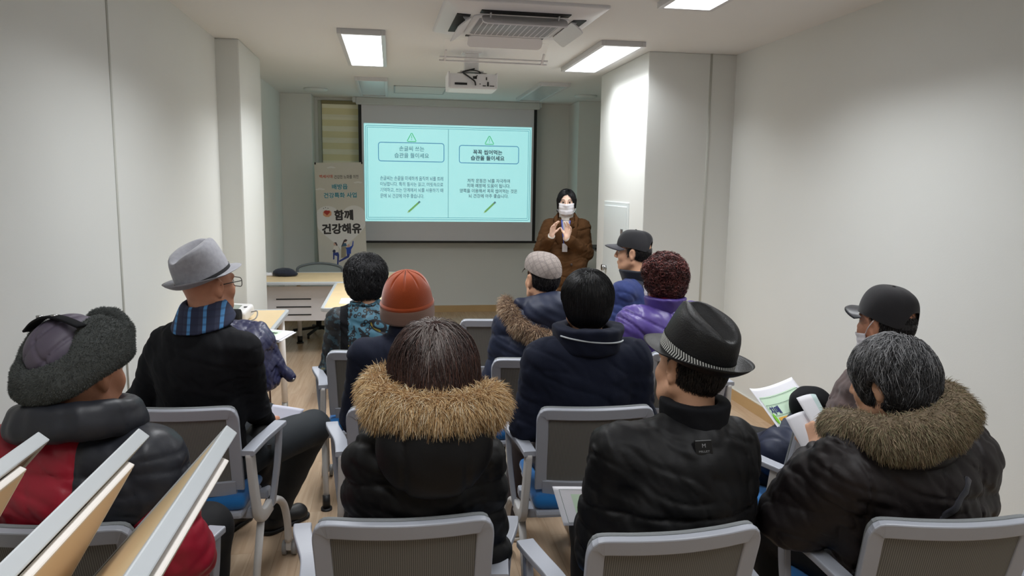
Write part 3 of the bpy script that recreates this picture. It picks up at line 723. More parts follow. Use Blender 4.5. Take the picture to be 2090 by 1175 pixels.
# ------------------------------------------------------------------ folded flip-top tables, nested
def flip_table(x, label):
    t = empty('folding_table', (x, 0.9, 0), 0, label, 'folding table', 'nested folding tables')
    zt = 1.12; L0, L1 = -0.72, 0.757
    d = np.array([-0.66, 0, -0.75]); nrm = np.array([-0.75, 0, 0.66])         # down the board, and out of its laminate face
    top = np.array([0, 0, zt]); T = Matrix(((d[0], 0, nrm[0], top[0]), (0, 1, 0, 0), (d[2], 0, nrm[2], top[2]), (0, 0, 0, 1)))
    b = MB(); b.box((0.016, L0 + 0.016, -0.002), (0.584, L1 - 0.016, 0.0), 0, 0, T); b.build('laminate', M_lam, t)
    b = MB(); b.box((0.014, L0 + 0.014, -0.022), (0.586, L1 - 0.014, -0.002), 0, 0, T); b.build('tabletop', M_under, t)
    b = MB()
    b.box((0, L0, -0.026), (0.016, L1, 0.003), 0, 0.003, T); b.box((0.584, L0, -0.026), (0.6, L1, 0.003), 0, 0.003, T); b.box((0.016, L0, -0.026), (0.584, L0 + 0.016, 0.003), 0, 0.002, T); b.box((0.016, L1 - 0.016, -0.026), (0.584, L1, 0.003), 0, 0.002, T)
    b.build('edge_band', M_edge, t)
    # modesty panel hung on the underside
    p0 = np.array([0.022, 0, 1.082]); d2 = np.array([-0.50, 0, -0.866]); n2 = np.array([0.866, 0, -0.5])
    T2 = Matrix(((d2[0], 0, n2[0], p0[0]), (0, 1, 0, 0), (d2[2], 0, n2[2], p0[2]), (0, 0, 0, 1)))
    b = MB(); b.box((0.004, L0 + 0.05, -0.012), (0.36, 0.634, 0.0), 0, 0.003, T2); pn = b.build('modesty_panel', M_cream, t)
    b = MB(); b.box((-0.004, L0 + 0.05, -0.014), (0.006, 0.638, 0.002), 0, 0.003, T2); b.box((0.006, 0.632, -0.014), (0.36, 0.638, 0.002), 0, 0.003, T2); b.build('panel_edge', M_creamw, pn)
    for y in (-0.15, 0.48):
        b = MB(); q0 = top + d * 0.12 - nrm * 0.03; b.box((0.05, y - 0.025, -0.05), (0.085, y + 0.025, -0.024), 0, 0.006, T); b.build('hinge_bracket', M_creamw, t)
    for y in (-0.6, 0.62):
        b = MB(); c = top + d * 0.3 - nrm * 0.05; b.tube([(c[0], y, c[2]), (c[0] + 0.02, y, 0.08)], 0.024); b.tube([(c[0] - 0.24, y, 0.07), (c[0] + 0.26, y, 0.07)], 0.02); lg = b.build('leg', M_tleg, t)
        for sx_ in (-0.23, 0.25):
            b = MB(); b.cyl((c[0] + sx_, y - 0.012, 0.03), (c[0] + sx_, y + 0.012, 0.03), 0.03); b.build('caster', M_dark, lg)
    return t
flip_table(-0.357, 'tipped up folding table nearest the aisle, at the front of its nest')
flip_table(-0.537, 'tipped up folding table in the middle of the nest of three')
flip_table(-0.735, 'tipped up folding table nearest the wall, cut by the picture edge')

# ------------------------------------------------------------------ mesh-back stacking chairs
M_cframe = mat('chair_white', (206, 204, 202), 0.42)
M_cgray = mat('chair_gray_plastic', (168, 172, 182), 0.42)
M_blue = mat('blue_seat_fabric', (10, 104, 172), 0.85, bump=0.2, bscale=600, sheen=0.3)
def mesh_mat():
    m = bpy.data.materials.new('mesh_back'); m.use_nodes = True; t = NT(m); co = t.coord('Object'); sp = t.n('SeparateXYZ'); t.l(co, sp.inputs[0])
    a_ = t.math('GREATER_THAN', t.math('FRACT', t.math('MULTIPLY', sp.outputs[0], 190.0)), 0.6)
    t.l(t.mix(a_, lin('#62615d'), lin('#807f7a')), t.b.inputs['Base Color']); t.b.inputs['Roughness'].default_value = 0.7
    return m
M_mesh = mesh_mat()
M_bandm = mat('mesh_edge_gray', (128, 132, 134), 0.8, bump=0.4, bscale=500)
def back_pt(u, v):
    """u -1..1 across, v 0..1 up the chair back"""
    return np.array([u * (0.205 + 0.012 * v), -0.165 - 0.095 * v + 0.035 * u * u, 0.44 + 0.39 * v])
def back_quad(mb, u0, u1, v0, v1, t0, t1, n=10, m=4, mi=0):
    us = np.linspace(u0, u1, n + 1); vs = np.linspace(v0, v1, m + 1); V = []; W = n + 1
    nb = np.array([0, -0.97, -0.24])
    for off in (t0, t1):
        for v in vs:
            for u in us: V.append(back_pt(u, v) + nb * off)
    K = W * (m + 1); F = []
    for j in range(m):
        for i in range(n):
            a_ = j * W + i; F.append((a_, a_ + 1, a_ + W + 1, a_ + W)); F.append((K + a_ + W, K + a_ + W + 1, K + a_ + 1, K + a_))
    for i in range(n): F.append((i + 1, i, K + i, K + i + 1)); q = m * W + i; F.append((q, q + 1, K + q + 1, K + q))
    for j in range(m): F.append((j * W, (j + 1) * W, K + (j + 1) * W, K + j * W)); q = j * W + n; F.append((q + W, q, K + q, K + q + W))
    mb.add(V, F, mi, False)
def make_chair():
    t = empty('stacking_chair')
    # perimeter frame of the back
    per = []
    for u, v in [(-1, 0.12), (-1, 0.3), (-1, 0.55), (-1, 0.8), (-1, 0.92), (-0.975, 0.97), (-0.91, 0.995), (-0.5, 1.0), (0, 1.0), (0.5, 1.0), (0.91, 0.995), (0.975, 0.97), (1, 0.92), (1, 0.8), (1, 0.55), (1, 0.3), (1, 0.12)]: per.append(back_pt(u * 0.93, 0.035 + v * 0.93))
    b = MB(); P = bez(per, 4); b.sweep(P, rrect(0.044, 0.02, 0.004, 2), 0, False, up=(0, -0.97, -0.24), smooth=False)
    back_quad(b, -0.9, 0.9, 0.10, 0.24, -0.006, 0.012); fr = b.build('back_frame', M_cgray, t)
    b = MB(); back_quad(b, -0.93, 0.93, 0.16, 0.97, 0.0, -0.008, 14, 8); b.build('back_mesh', M_mesh, t)
    b = MB(); P2 = P[3:-3] + np.array([0, 0.017, 0.010]); b.sweep(P2, rrect(0.03, 0.014, 0.005, 2), 0, False, up=(0, -0.97, -0.24), smooth=False); b.build('mesh_hem', M_bandm, t)
    s = Sculpt(); s.box((0, 0.03, 0.445), (0.225, 0.225, 0.03), 0.028, 0.0)
    V, F = s.mesh(0.012); V[:, 2] += -0.35 * np.clip(V[:, 1] - 0.17, 0, 1) ** 1.5 + 0.12 * V[:, 0] ** 2; add_mesh('seat', V, F, M_blue, t)
    b = MB(); b.box((-0.215, -0.2, 0.395), (0.215, 0.235, 0.422), 0, 0.012); b.box((-0.245, -0.12, 0.36), (0.245, -0.04, 0.40), 0, 0.01); b.box((-0.245, 0.06, 0.36), (0.245, 0.12, 0.40), 0, 0.01); b.box((-0.06, -0.20, 0.40), (0.06, -0.14, 0.5), 0, 0.01); b.build('seat_pan', M_cgray, t)
    for sx_ in (-1, 1):
        # white post: from behind the back down, then curving forward under the arm
        b = MB(); P = bez([(sx_ * 0.243, -0.165, 0.645), (sx_ * 0.246, -0.155, 0.55), (sx_ * 0.25, -0.14, 0.45), (sx_ * 0.253, -0.12, 0.385), (sx_ * 0.256, -0.06, 0.352), (sx_ * 0.26, 0.03, 0.352)], 6)
        b.sweep(P, rrect(0.026, 0.052, 0.007, 3), 0, up=(0, 0.8, 0.6)); arm = b.build('arm_post', M_cframe, t)
        b = MB(); P = bez([(sx_ * 0.240, -0.19, 0.648), (sx_ * 0.246, -0.12, 0.650), (sx_ * 0.256, -0.06, 0.656), (sx_ * 0.277, 0.0, 0.668), (sx_ * 0.292, 0.05, 0.676), (sx_ * 0.297, 0.088, 0.676)], 6)
        b.sweep(P, rrect(0.05, 0.02, 0.004, 2), 0, smooth=False); b.build('armrest', M_cgray, t)
        b = MB(); P = [(sx_ * 0.294, 0.078, 0.675), (sx_ * 0.287, 0.073, 0.55), (sx_ * 0.276, 0.06, 0.44), (sx_ * 0.265, 0.045, 0.345)]
        b.sweep(bez(P, 4), rrect(0.02, 0.05, 0.004, 2), 0, up=(0, 1, 0.15), smooth=False); b.build('arm_brace', M_cgray, t)
        b = MB(); P = bez([(sx_ * 0.258, 0.02, 0.352), (sx_ * 0.262, 0.12, 0.335), (sx_ * 0.268, 0.22, 0.27), (sx_ * 0.272, 0.265, 0.17), (sx_ * 0.272, 0.275, 0.075)], 6); b.tube(P, 0.016, 0, 12); lg = b.build('leg', M_cframe, t)
        b = MB(); b.cyl((sx_ * 0.272 - 0.03, 0.30, 0.032), (sx_ * 0.272 - 0.012, 0.30, 0.032), 0.032, 0, 24); b.cyl((sx_ * 0.272 + 0.012, 0.30, 0.032), (sx_ * 0.272 + 0.03, 0.30, 0.032), 0.032, 0, 24); b.box((sx_ * 0.272 - 0.012, 0.268, 0.03), (sx_ * 0.272 + 0.012, 0.312, 0.075), 1, 0.005); b.build('caster', [mat('caster_wheel', (150, 150, 150), 0.4), M_cframe], lg)
        b = MB(); P = [(sx_ * 0.252, -0.075, 0.35), (sx_ * 0.246, -0.12, 0.2), (sx_ * 0.24, -0.16, 0.03)]; b.tube(P, 0.015, 0, 12); lg = b.build('leg', M_cframe, t)
        b = MB(); b.cyl((sx_ * 0.24, -0.16, 0), (sx_ * 0.24, -0.162, 0.012), 0.028); b.tube([(sx_ * 0.24, -0.16, 0.012), (sx_ * 0.241, -0.153, 0.075)], 0.019); b.build('foot', M_black, lg)
    return t
chair0 = make_chair(); _first = [True]
def chair(x, y, yaw, label, group='stacking chairs of the audience'):
    c = chair0 if _first[0] else copy_tree(chair0); _first[0] = False
    c.location = (x, y, 0); c.rotation_euler = (0, 0, -math.radians(yaw)); tag(c, label, 'chair', group); return c
chair(0.034, 1.99, 2.7, 'mesh back chair under the woman with the tan fur hood')
chair(0.655, 1.84, -3, 'mesh back chair under the man in the black fedora')
chair(1.405, 1.81, 5, 'mesh back chair under the gray haired woman with brown fur collar')
chair(-0.80, 2.06, 8, 'mesh back chair under the man in the red and black puffer')
chair(-0.759, 2.998, 5, 'mesh back chair under the man in the gray fedora')
chair(0.05, 2.93, 0, 'mesh back chair under the person in the orange beanie')
chair(0.752, 2.84, 2, 'mesh back chair under the dark haired man in the plain navy jacket')
chair(1.55, 2.645, -18, 'mesh back chair turned aside next to the man in the black cap and mask')
chair(-0.10, 3.88, 0, 'mesh back chair under the woman in the floral vest')
chair(0.68, 3.645, 0, 'mesh back chair under the man in the checked flat cap')
chair(1.46, 3.71, -3, 'mesh back chair under the woman in the purple puffer')
chair(1.52, 4.45, -20, 'mesh back chair under the man in the black cap by the column door')
chair(0.62, 4.68, 0, 'empty mesh back chair in the front row beside the checked flat cap')
# ------------------------------------------------------------------ people: shared builders
def rotz(yaw):
    a = math.radians(yaw); return np.array([[math.cos(a), math.sin(a), 0], [-math.sin(a), math.cos(a), 0], [0, 0, 1]])   # local -> world, yaw clockwise
def unit(v): v = np.asarray(v, float); return v / (np.linalg.norm(v) + 1e-12)

class Framed:
    """adds shapes to a Sculpt in a moved and turned frame"""
    def __init__(self, s, M, sc=1.0): self.s = s; self.M = np.array(M); self.R = self.M[:3, :3]; self.k = sc
    def p(self, v): return self.R @ (np.asarray(v, float) * self.k) + self.M[:3, 3]
    def cone(self, a, b, ra, rb, k=0.02, op='u'): self.s.cone(self.p(a), self.p(b), ra * self.k, rb * self.k, k, op); return self
    def ell(self, c, r, k=0.02, rot=None, op='u'):
        R = self.R if rot is None else self.R @ np.array(Euler([math.radians(v) for v in rot]).to_matrix())
        self.s.ell(self.p(c), np.asarray(r, float) * self.k, k, [math.degrees(v) for v in Matrix(R.tolist()).to_euler()], op); return self
    def box(self, c, h, r=0.01, k=0.01, rot=None, op='u'):
        R = self.R if rot is None else self.R @ np.array(Euler([math.radians(v) for v in rot]).to_matrix())
        self.s.box(self.p(c), np.asarray(h, float) * self.k, r, k, [math.degrees(v) for v in Matrix(R.tolist()).to_euler()], op); return self
    def keep(self, n, o, k=0.006):
        """keep only the side of the plane through o that n points to"""
        n = self.R @ unit(n); o = self.p(o); self.s.fn(lambda P: -((P - o) @ n), k, 'i'); return self
    def loc(self, P): return ((P - self.M[:3, 3]) @ self.R) / self.k

class P_: pass
SKIN = {}
def skin(c):
    if c not in SKIN: SKIN[c] = mat('skin', c, 0.5, var=0.10, vscale=18, bump=0.15, bscale=250, spec=0.35)
    return SKIN[c]
M_eye = mat('eye_white', (222, 216, 210), 0.3); M_iris = mat('eye_dark', (34, 24, 20), 0.2)

def hand(s, W, f, n, th, curl=(0.4, 0.45, 0.5, 0.55), spread=0.05, sc=1.0, thumb=(0.65, 0.65, 0.35)):
    """palm, four separate bent fingers and a thumb; f = along the hand, n = the way fingers curl, th = thumb side"""
    W = np.asarray(W, float); f = unit(f); th = unit(np.asarray(th) - np.dot(th, f) * f); n0 = np.cross(th, f); n = n0 if np.dot(n0, n) > 0 else -n0
    s.cone(W - f * 0.008, W + f * 0.012, 0.0245 * sc, 0.024 * sc, 0.012)
    L = (0.068, 0.077, 0.071, 0.055)
    for i in range(4):
        off = (0.030 - 0.0205 * i) * sc; K = W + f * (0.086 - 0.003 * (i - 1) ** 2) * sc + th * off
        s.cone(W + f * 0.012 + th * off * 0.6, K, 0.0145 * sc, 0.0108 * sc, 0.012)
        d = unit(f + th * spread * (1.5 - i)); a = 0.0; p = K
        for j, q in enumerate((0.45, 0.31, 0.24)):
            a += curl[i] * (0.9, 1.1, 0.7)[j]; dd = d * math.cos(a) + n * math.sin(a); p2 = p + dd * L[i] * q * sc
            s.cone(p, p2, (0.0092 - 0.0009 * j) * sc, (0.0083 - 0.0009 * j) * sc, 0.0025); p = p2
    b = W + f * 0.024 * sc + th * 0.022 * sc; d = unit(f * thumb[0] + th * thumb[1] + n * thumb[2]); m = b + d * 0.046 * sc
    s.cone(W + f * 0.012, b, 0.016 * sc, 0.015 * sc, 0.01); s.cone(b, m, 0.0135 * sc, 0.0105 * sc, 0.006)
    s.cone(m, m + unit(d + f * 0.5 + n * 0.2) * 0.034 * sc, 0.0103 * sc, 0.0078 * sc, 0.003)

def head_shape(s, M, k):
    h = Framed(s, M, k)
    h.ell((0, -0.012, 0.025), (0.076, 0.095, 0.093), 0.0); h.ell((0, 0.028, -0.035), (0.061, 0.062, 0.078), 0.03)
    h.cone((-0.03, 0.048, -0.083), (0.03, 0.048, -0.083), 0.029, 0.029, 0.03); h.ell((0, 0.072, -0.095), (0.022, 0.02, 0.019), 0.02)
    for q in (-1, 1): h.ell((q * 0.04, 0.062, -0.03), (0.026, 0.022, 0.028), 0.02); h.cone((q * 0.06, 0.0, -0.06), (q * 0.03, 0.045, -0.09), 0.02, 0.026, 0.02)
    h.cone((-0.034, 0.083, 0.023), (0.034, 0.083, 0.023), 0.011, 0.011, 0.02)
    for q in (-1, 1): h.ell((q * 0.031, 0.101, 0.003), (0.018, 0.014, 0.011), 0.01, None, 's')
    h.cone((0, 0.092, 0.014), (0, 0.109, -0.026), 0.008, 0.012, 0.012)
    for q in (-1, 1): h.ell((q * 0.011, 0.1, -0.031), (0.008, 0.01, 0.008), 0.006)
    h.cone((-0.017, 0.092, -0.06), (0.017, 0.092, -0.06), 0.006, 0.006, 0.008); h.cone((-0.014, 0.09, -0.071), (0.014, 0.09, -0.071), 0.0065, 0.0065, 0.006)
    for q in (-1, 1):
        h.ell((q * 0.079, -0.010, -0.006), (0.010, 0.021, 0.033), 0.008, (0, q * 8, q * -22)); h.ell((q * 0.080, -0.006, -0.034), (0.008, 0.010, 0.012), 0.006)
        h.ell((q * 0.0895, -0.004, -0.002), (0.006, 0.011, 0.019), 0.004, (0, q * 8, q * -22), 's')
    return h

def person(label, x, y, yaw, head, hyaw, skin_c, pitch=0.0, roll=0.0, k=1.0, stand=False, sw=0.165, wrists=None, elbows=None, knees=None, ankles=None, hip=(0, -0.04, 0.56), v=0.0055, hands=None, bulk=1.0, eo=0.05, sx=0.0, nz=0.0, sz=-0.075):
    """head = world x, y and the height of the skull's top"""
    J = P_(); J.R = rotz(yaw); J.o = np.array([x, y, 0.0])
    J.loc = lambda w: J.R.T @ (np.asarray(w, float) - J.o)
    J.root = empty('person', (x, y, 0), yaw, label, 'person')
    J.k = k; J.Hd = J.loc((head[0], head[1], head[2] - 0.118 * k))
    M = Matrix.Translation(J.Hd) @ Matrix.Rotation(-math.radians(hyaw - yaw), 4, 'Z') @ Matrix.Rotation(-math.radians(pitch), 4, 'X') @ Matrix.Rotation(math.radians(roll), 4, 'Y')
    J.M = np.array(M); J.mesh_v = v
    J.H = np.array(hip, float)
    up = unit(J.Hd - J.H); J.N = J.Hd + np.array([0, -0.035, -0.165 * k + nz])
    J.S = {q: J.N + np.array([q * sw + sx, -0.005, sz]) for q in (-1, 1)}
    if stand:
        J.E = {q: J.S[q] + np.array([q * 0.05, 0.0, -0.29]) for q in (-1, 1)}; J.W = {q: J.S[q] + np.array([q * 0.06, 0.08, -0.53]) for q in (-1, 1)}
        J.K = {q: np.array([q * 0.09, 0.02, 0.48]) for q in (-1, 1)}; J.A = {q: np.array([q * 0.09, -0.01, 0.09]) for q in (-1, 1)}
    else:
        J.E = {q: J.S[q] + np.array([q * eo, 0.03, -0.265]) for q in (-1, 1)}; J.W = {q: np.array([q * 0.075, 0.25, 0.655]) for q in (-1, 1)}
        J.K = {q: np.array([q * 0.12, 0.40, 0.53]) for q in (-1, 1)}; J.A = {q: np.array([q * 0.11, 0.39, 0.10]) for q in (-1, 1)}
    for d, src in ((J.E, elbows), (J.W, wrists), (J.K, knees), (J.A, ankles)):
        if src: d.update({q: J.loc(src[q]) for q in src})
    s = Sculpt(); J.head = head_shape(s, M, k)
    s.cone(J.head.p((0, -0.022, -0.05)), J.N, 0.054 * k, 0.058 * k, 0.03)
    C = J.H + 0.62 * (J.N - J.H)
    s.ell(C, (0.15, 0.09, 0.2), 0.05); s.ell(J.H + np.array([0, 0, 0.03]), (0.14, 0.10, 0.12), 0.05); s.cone(J.H, C, 0.1, 0.1, 0.05)
    for q in (-1, 1):
        s.cone(J.N + np.array([0, 0, -0.05]), J.S[q], 0.045, 0.045, 0.03); s.chain([J.S[q], J.E[q], J.W[q]], (0.042, 0.034, 0.025), 0.02)
        s.chain([J.H + np.array([q * 0.08, 0, -0.02]), J.K[q], J.A[q]], (0.07, 0.05, 0.035), 0.03)
        ar = unit(J.W[q] - J.E[q]); hd = (hands or {}).get(q)
        if hd is None: hd = dict(f=ar * 0.6 + np.array([-q * 0.3, 0.3, -0.15]), n=(0, 0, -1), th=(-q, 0.3, 0.2))
        hand(s, J.W[q] + ar * 0.012, **hd)
    V, F = s.mesh(v, 1)
    add_mesh('body', V, F, skin(skin_c), J.root)
    J.body = s
    for q in (-1, 1):
        e = MB(); n = 12
        V = []; F = []
        for i in range(n + 1):
            for j in range(16):
                a, b = i / n * PI, j / 16 * 2 * PI; V.append((math.sin(a) * math.cos(b), math.cos(a), math.sin(a) * math.sin(b)))
        for i in range(n):
            for j in range(16): F.append((i * 16 + j, (i + 1) * 16 + j, (i + 1) * 16 + (j + 1) % 16, i * 16 + (j + 1) % 16))
        T = M @ Matrix.Translation((q * 0.031 * k, 0.0775 * k, 0.003 * k)) @ Matrix.Scale(0.0118 * k, 4)
        e.add(V, F, 0, True, T); e.M = [1 if i < 3 * 16 else 0 for i in range(len(F))]; e.build('eye', [M_eye, M_iris], J.root)
    return J

def jacket(J, mats, r=1.0, puff=0.0, pitch=0.0, amp=0.0, wr=0.006, wf=16.0, hw=0.19, ww=0.18, cw=0.185, dy=0.13, sh=0.07, arm=(0.07, 0.062, 0.045), cls=None, v=0.0065, name='jacket', seams=None, attr=None, skirt=None, yz=0.0, ph=0.0, extra=None, back=0.0, cr=0.0045):
    s = Sculpt(); p = puff; L = J.N - J.H
    s.ell(J.H + np.array([0, 0.0, 0.04]), (hw + p, dy + 0.015 + p, 0.14 + p), 0.0); s.ell(J.H + 0.38 * L, (ww + p, dy + p, 0.21), 0.05)
    s.ell(J.H + 0.68 * L + np.array([0, back, 0]), (cw + p, dy + p, 0.19), 0.05)
    for q in (-1, 1):
        s.cone(J.N + np.array([0, -0.01, -0.055]), J.S[q], sh, sh + 0.4 * p, 0.05)
        s.chain([J.S[q], J.E[q]], (arm[0] + p, arm[1] + p), 0.03); s.cone(J.E[q], J.W[q] - (0.03 + 0.4 * p) * unit(J.W[q] - J.E[q]), arm[1] + p, arm[2] + 0.4 * p, 0.02)
        if skirt: s.cone(J.H + np.array([q * 0.06, 0, 0]), np.array([q * 0.10, 0.0, skirt]), 0.16, 0.17, 0.08)
    if extra: extra(s)
    if pitch:
        def quilt(P):
            z = P[:, 2] + 0.012 * wob(P, 7.0, ph) + yz * np.abs(P[:, 0]) + 0.10 * P[:, 1]; w = np.abs(np.sin(PI * z / pitch))
            return -amp * (w ** 0.55 - 0.5) + amp * 0.0
        s.displace(quilt, amp)
    if seams: s.displace(seams, 0.006)
    s.displace(lambda P: -wr * wob(P * np.array([1.0, 1.0, 1.9]), wf, ph) - 0.4 * wr * wob(P * np.array([1.6, 1.6, 1.0]) + 3, wf * 2.3, ph + 1), wr * 1.3)
    if cr: s.displace(lambda P: cr * np.exp(-(wob(P * np.array([0.75, 0.75, 1.7]) + 7, 12.0, ph + 5) / 0.10) ** 2) + 0.6 * cr * np.exp(-(wob(P * np.array([1.2, 1.0, 1.1]) - 4, 19.0, ph + 2) / 0.09) ** 2), cr * 1.6)
    V, F = s.mesh(v, 1)
    o = add_mesh(name, V, F, mats, J.root, None if cls is None else cls(V[F].mean(1)))
    if attr is not None: o.data.attributes.new('panel', 'FLOAT', 'POINT').data.foreach_set('value', np.asarray(attr(V), np.float32))
    J.jk = s; return o

def collar(J, m, r=0.075, h=0.03, t=0.016, dz=0.02, flare=0.012, name='collar', tilt=0.0, parent=None, wr=0.003, open_=0.0, dyc=0.0, v=0.006):
    c = J.N + np.array([0, dyc, dz])
    def f(P):
        q = P - c; z = q[:, 2] - tilt * q[:, 1]; rad = np.sqrt(q[:, 0] ** 2 + (q[:, 1] * 0.92) ** 2); R = r + flare * (z / h)
        a = np.abs(rad - R) - t * 0.5; b = np.abs(z) - h
        return np.minimum(np.maximum(a, b), 0) + np.sqrt(np.maximum(a, 0) ** 2 + np.maximum(b, 0) ** 2) - t * 0.5
    s = Sculpt(); s.fn(f, 0, 'u', c - (r + t + flare + 0.03), c + (r + t + flare + 0.03))
    if open_: s.box(c + np.array([0, r, 0.02]), (open_, 0.05, h + 0.05), 0.01, 0.008, None, 's')
    s.displace(lambda P: -wr * wob(P, 30), wr)
    V, F = s.mesh(v, 1); return add_mesh(name, V, F, m, parent or J.root)

def trousers(J, m, r=(0.098, 0.078, 0.062), v=0.008, wr=0.005, name='trousers'):
    s = Sculpt(); s.ell(J.H + np.array([0, 0.02, -0.01]), (0.165, 0.14, 0.10), 0.0)
    for q in (-1, 1):
        s.chain([J.H + np.array([q * 0.085, 0.02, -0.015]), J.K[q]], (r[0], r[1]), 0.03); s.cone(J.K[q], J.A[q] + np.array([0, 0, 0.0]), r[1], r[2], 0.02)
    s.displace(lambda P: -wr * wob(P, 17), wr); V, F = s.mesh(v, 1); return add_mesh(name, V, F, m, J.root)

def shoes(J, m, sole, yawd=None, L=0.25, kind='shoe'):
    for q in (-1, 1):
        a = J.A[q]; fw = unit([0.12 * q, 1, 0]) if yawd is None else unit([math.sin(math.radians(yawd[q])), math.cos(math.radians(yawd[q])), 0]); b = np.array([a[0], a[1], 0])
        s = Sculpt(); s.cone(b - fw * 0.035 + (0, 0, 0.045), b + fw * (L - 0.115) + (0, 0, 0.040), 0.042, 0.038, 0.0); s.cone(b + (0, 0, 0.05), b + (0, 0, 0.10), 0.045, 0.042, 0.03)
        s.ell(b + fw * (L - 0.12) + (0, 0, 0.03), (0.045, 0.05, 0.035), 0.03); s.fn(lambda P: 0.014 - P[:, 2], 0.004, 'i'); V, F = s.mesh(0.006, 1); sh = add_mesh('shoe', V, F, m, J.root)
        s = Sculpt(); s.cone(b - fw * 0.035 + (0, 0, 0.012), b + fw * (L - 0.10) + (0, 0, 0.012), 0.048, 0.046, 0.0); s.fn(lambda P: np.abs(P[:, 2] - 0.010) - 0.0095, 0.003, 'i'); V, F = s.mesh(0.005, 1); add_mesh('sole', V, F, sole, sh)

def flow_paths(s, P, N, flow, seg, step, lift=0.003, jit=0.25, droop=0.0, rng=RNG):
    """strands that follow a sculpted surface"""
    n = len(P); out = [P.copy()]; p = P.copy(); rj = rng.normal(0, jit, (n, 3)); st = np.broadcast_to(np.asarray(step, float).reshape(-1, 1), (n, 1)); lf = lift * (0.4 + rng.random(n) * 1.2)
    for i in range(seg):
        nn = s.grad(p); d = flow(p) + rj; d = d - nn * (d * nn).sum(1)[:, None]; d /= np.linalg.norm(d, axis=1)[:, None] + 1e-9
        d[:, 2] -= droop * i; p = p + d * st; e = s.ev(p); tgt = lf * min(1.0, (i + 1) / 2.0)
        p = p - nn * np.clip(e - tgt, -0.02, 0.004 if droop else 0.02)[:, None]; out.append(p.copy())
    return np.stack(out, 1)

def hair(J, build, mats, n=4500, seg=5, step=0.013, r=0.0013, lift=0.004, jit=0.2, flow=None, v=0.006, wts=None, name='hair', disp=None, droop=0.0, crown=(0, -0.045, 0.115), keep=None, colour=None, down=0.9, vary=0.5):
    s = Sculpt(); h = Framed(s, J.M, J.k); build(h)
    if disp: s.displace(*disp)
    V, F = s.mesh(v, 1); c = h.p(crown); dn = h.R @ np.array([0, 0, -1.0])
    fl = flow(h) if flow else (lambda P: (P - c) / (np.linalg.norm(P - c, axis=1)[:, None] + 1e-6) + down * dn)
    P, N = sample(V, F, n, keep); st = step * (1 - vary + 2 * vary * RNG.random(n))
    paths = flow_paths(s, P - N * 0.002, N, fl, seg, st, lift, jit, droop)
    mi = colour(h.loc(P)) if colour else RNG.choice(len(mats), n, p=wts)
    sv, sf, sm = strand_mesh(paths, r * (0.7 + 0.6 * RNG.random(n)), mi=mi)
    base = mats[0].copy(); base.name = 'hair_base'; bb = base.node_tree.nodes['Principled BSDF']; bb.inputs['Roughness'].default_value = 0.95; bb.inputs['Specular IOR Level'].default_value = 0.05
    J.hair = s
    return fused(name, [(V, F, len(mats)), (sv, sf, sm)], list(mats) + [base], J.root)

def fur_tube(J, pts, rs, mats, n=7000, length=0.05, r=0.0011, parent=None, name='fur_trim', down=(0, -0.25, -0.8), squash=1.0, wts=None, out=0.9, jit=0.3, v=0.008, seg=3, wr=0.006, curve=0.3):
    s = Sculpt(); s.chain(pts, rs, 0.02); s.displace(lambda P: -wr * wob(P, 34), wr)
    V, F = s.mesh(v, 1); P, N = sample(V, F, n); dn = np.array(down, float)
    d = N * out + dn + RNG.normal(0, jit, (n, 3)); d /= np.linalg.norm(d, axis=1)[:, None]
    L = (length * (0.55 + 0.75 * RNG.random(n)))[:, None, None]; t = np.linspace(0, 1, seg + 1)[None, :, None]
    paths = (P - N * 0.004)[:, None] + d[:, None] * t * L + (dn[None, None] * curve - 0.15 * N[:, None]) * t * t * L * 0.8
    sv, sf, sm = strand_mesh(paths, r * (0.7 + 0.8 * RNG.random(n)), mi=RNG.choice(len(mats), n, p=wts))
    return fused(name, [(V, F, 2), (sv, sf, sm)], mats, parent or J.root)

def surf(f, nu, nv, closed=True):
    """f(theta 0..1, t 0..1) arrays -> grid"""
    u = np.linspace(0, 1, nu, endpoint=not closed); w = np.linspace(0, 1, nv); U, W = np.meshgrid(u, w); V = f(U.ravel(), W.ravel()); F = []
    for j in range(nv - 1):
        for i in range(nu if closed else nu - 1): F.append((j * nu + i, j * nu + (i + 1) % nu, (j + 1) * nu + (i + 1) % nu, (j + 1) * nu + i))
    return V, np.array(F), np.c_[U.ravel(), W.ravel()]
def on_head(J, V, off=(0, 0, 0), tilt=(0, 0, 0)):
    T = np.array(Matrix.Translation(off) @ Euler([math.radians(q) for q in tilt]).to_matrix().to_4x4())
    V = V @ T[:3, :3].T + T[:3, 3]; return (V * J.k) @ J.M[:3, :3].T + J.M[:3, 3]

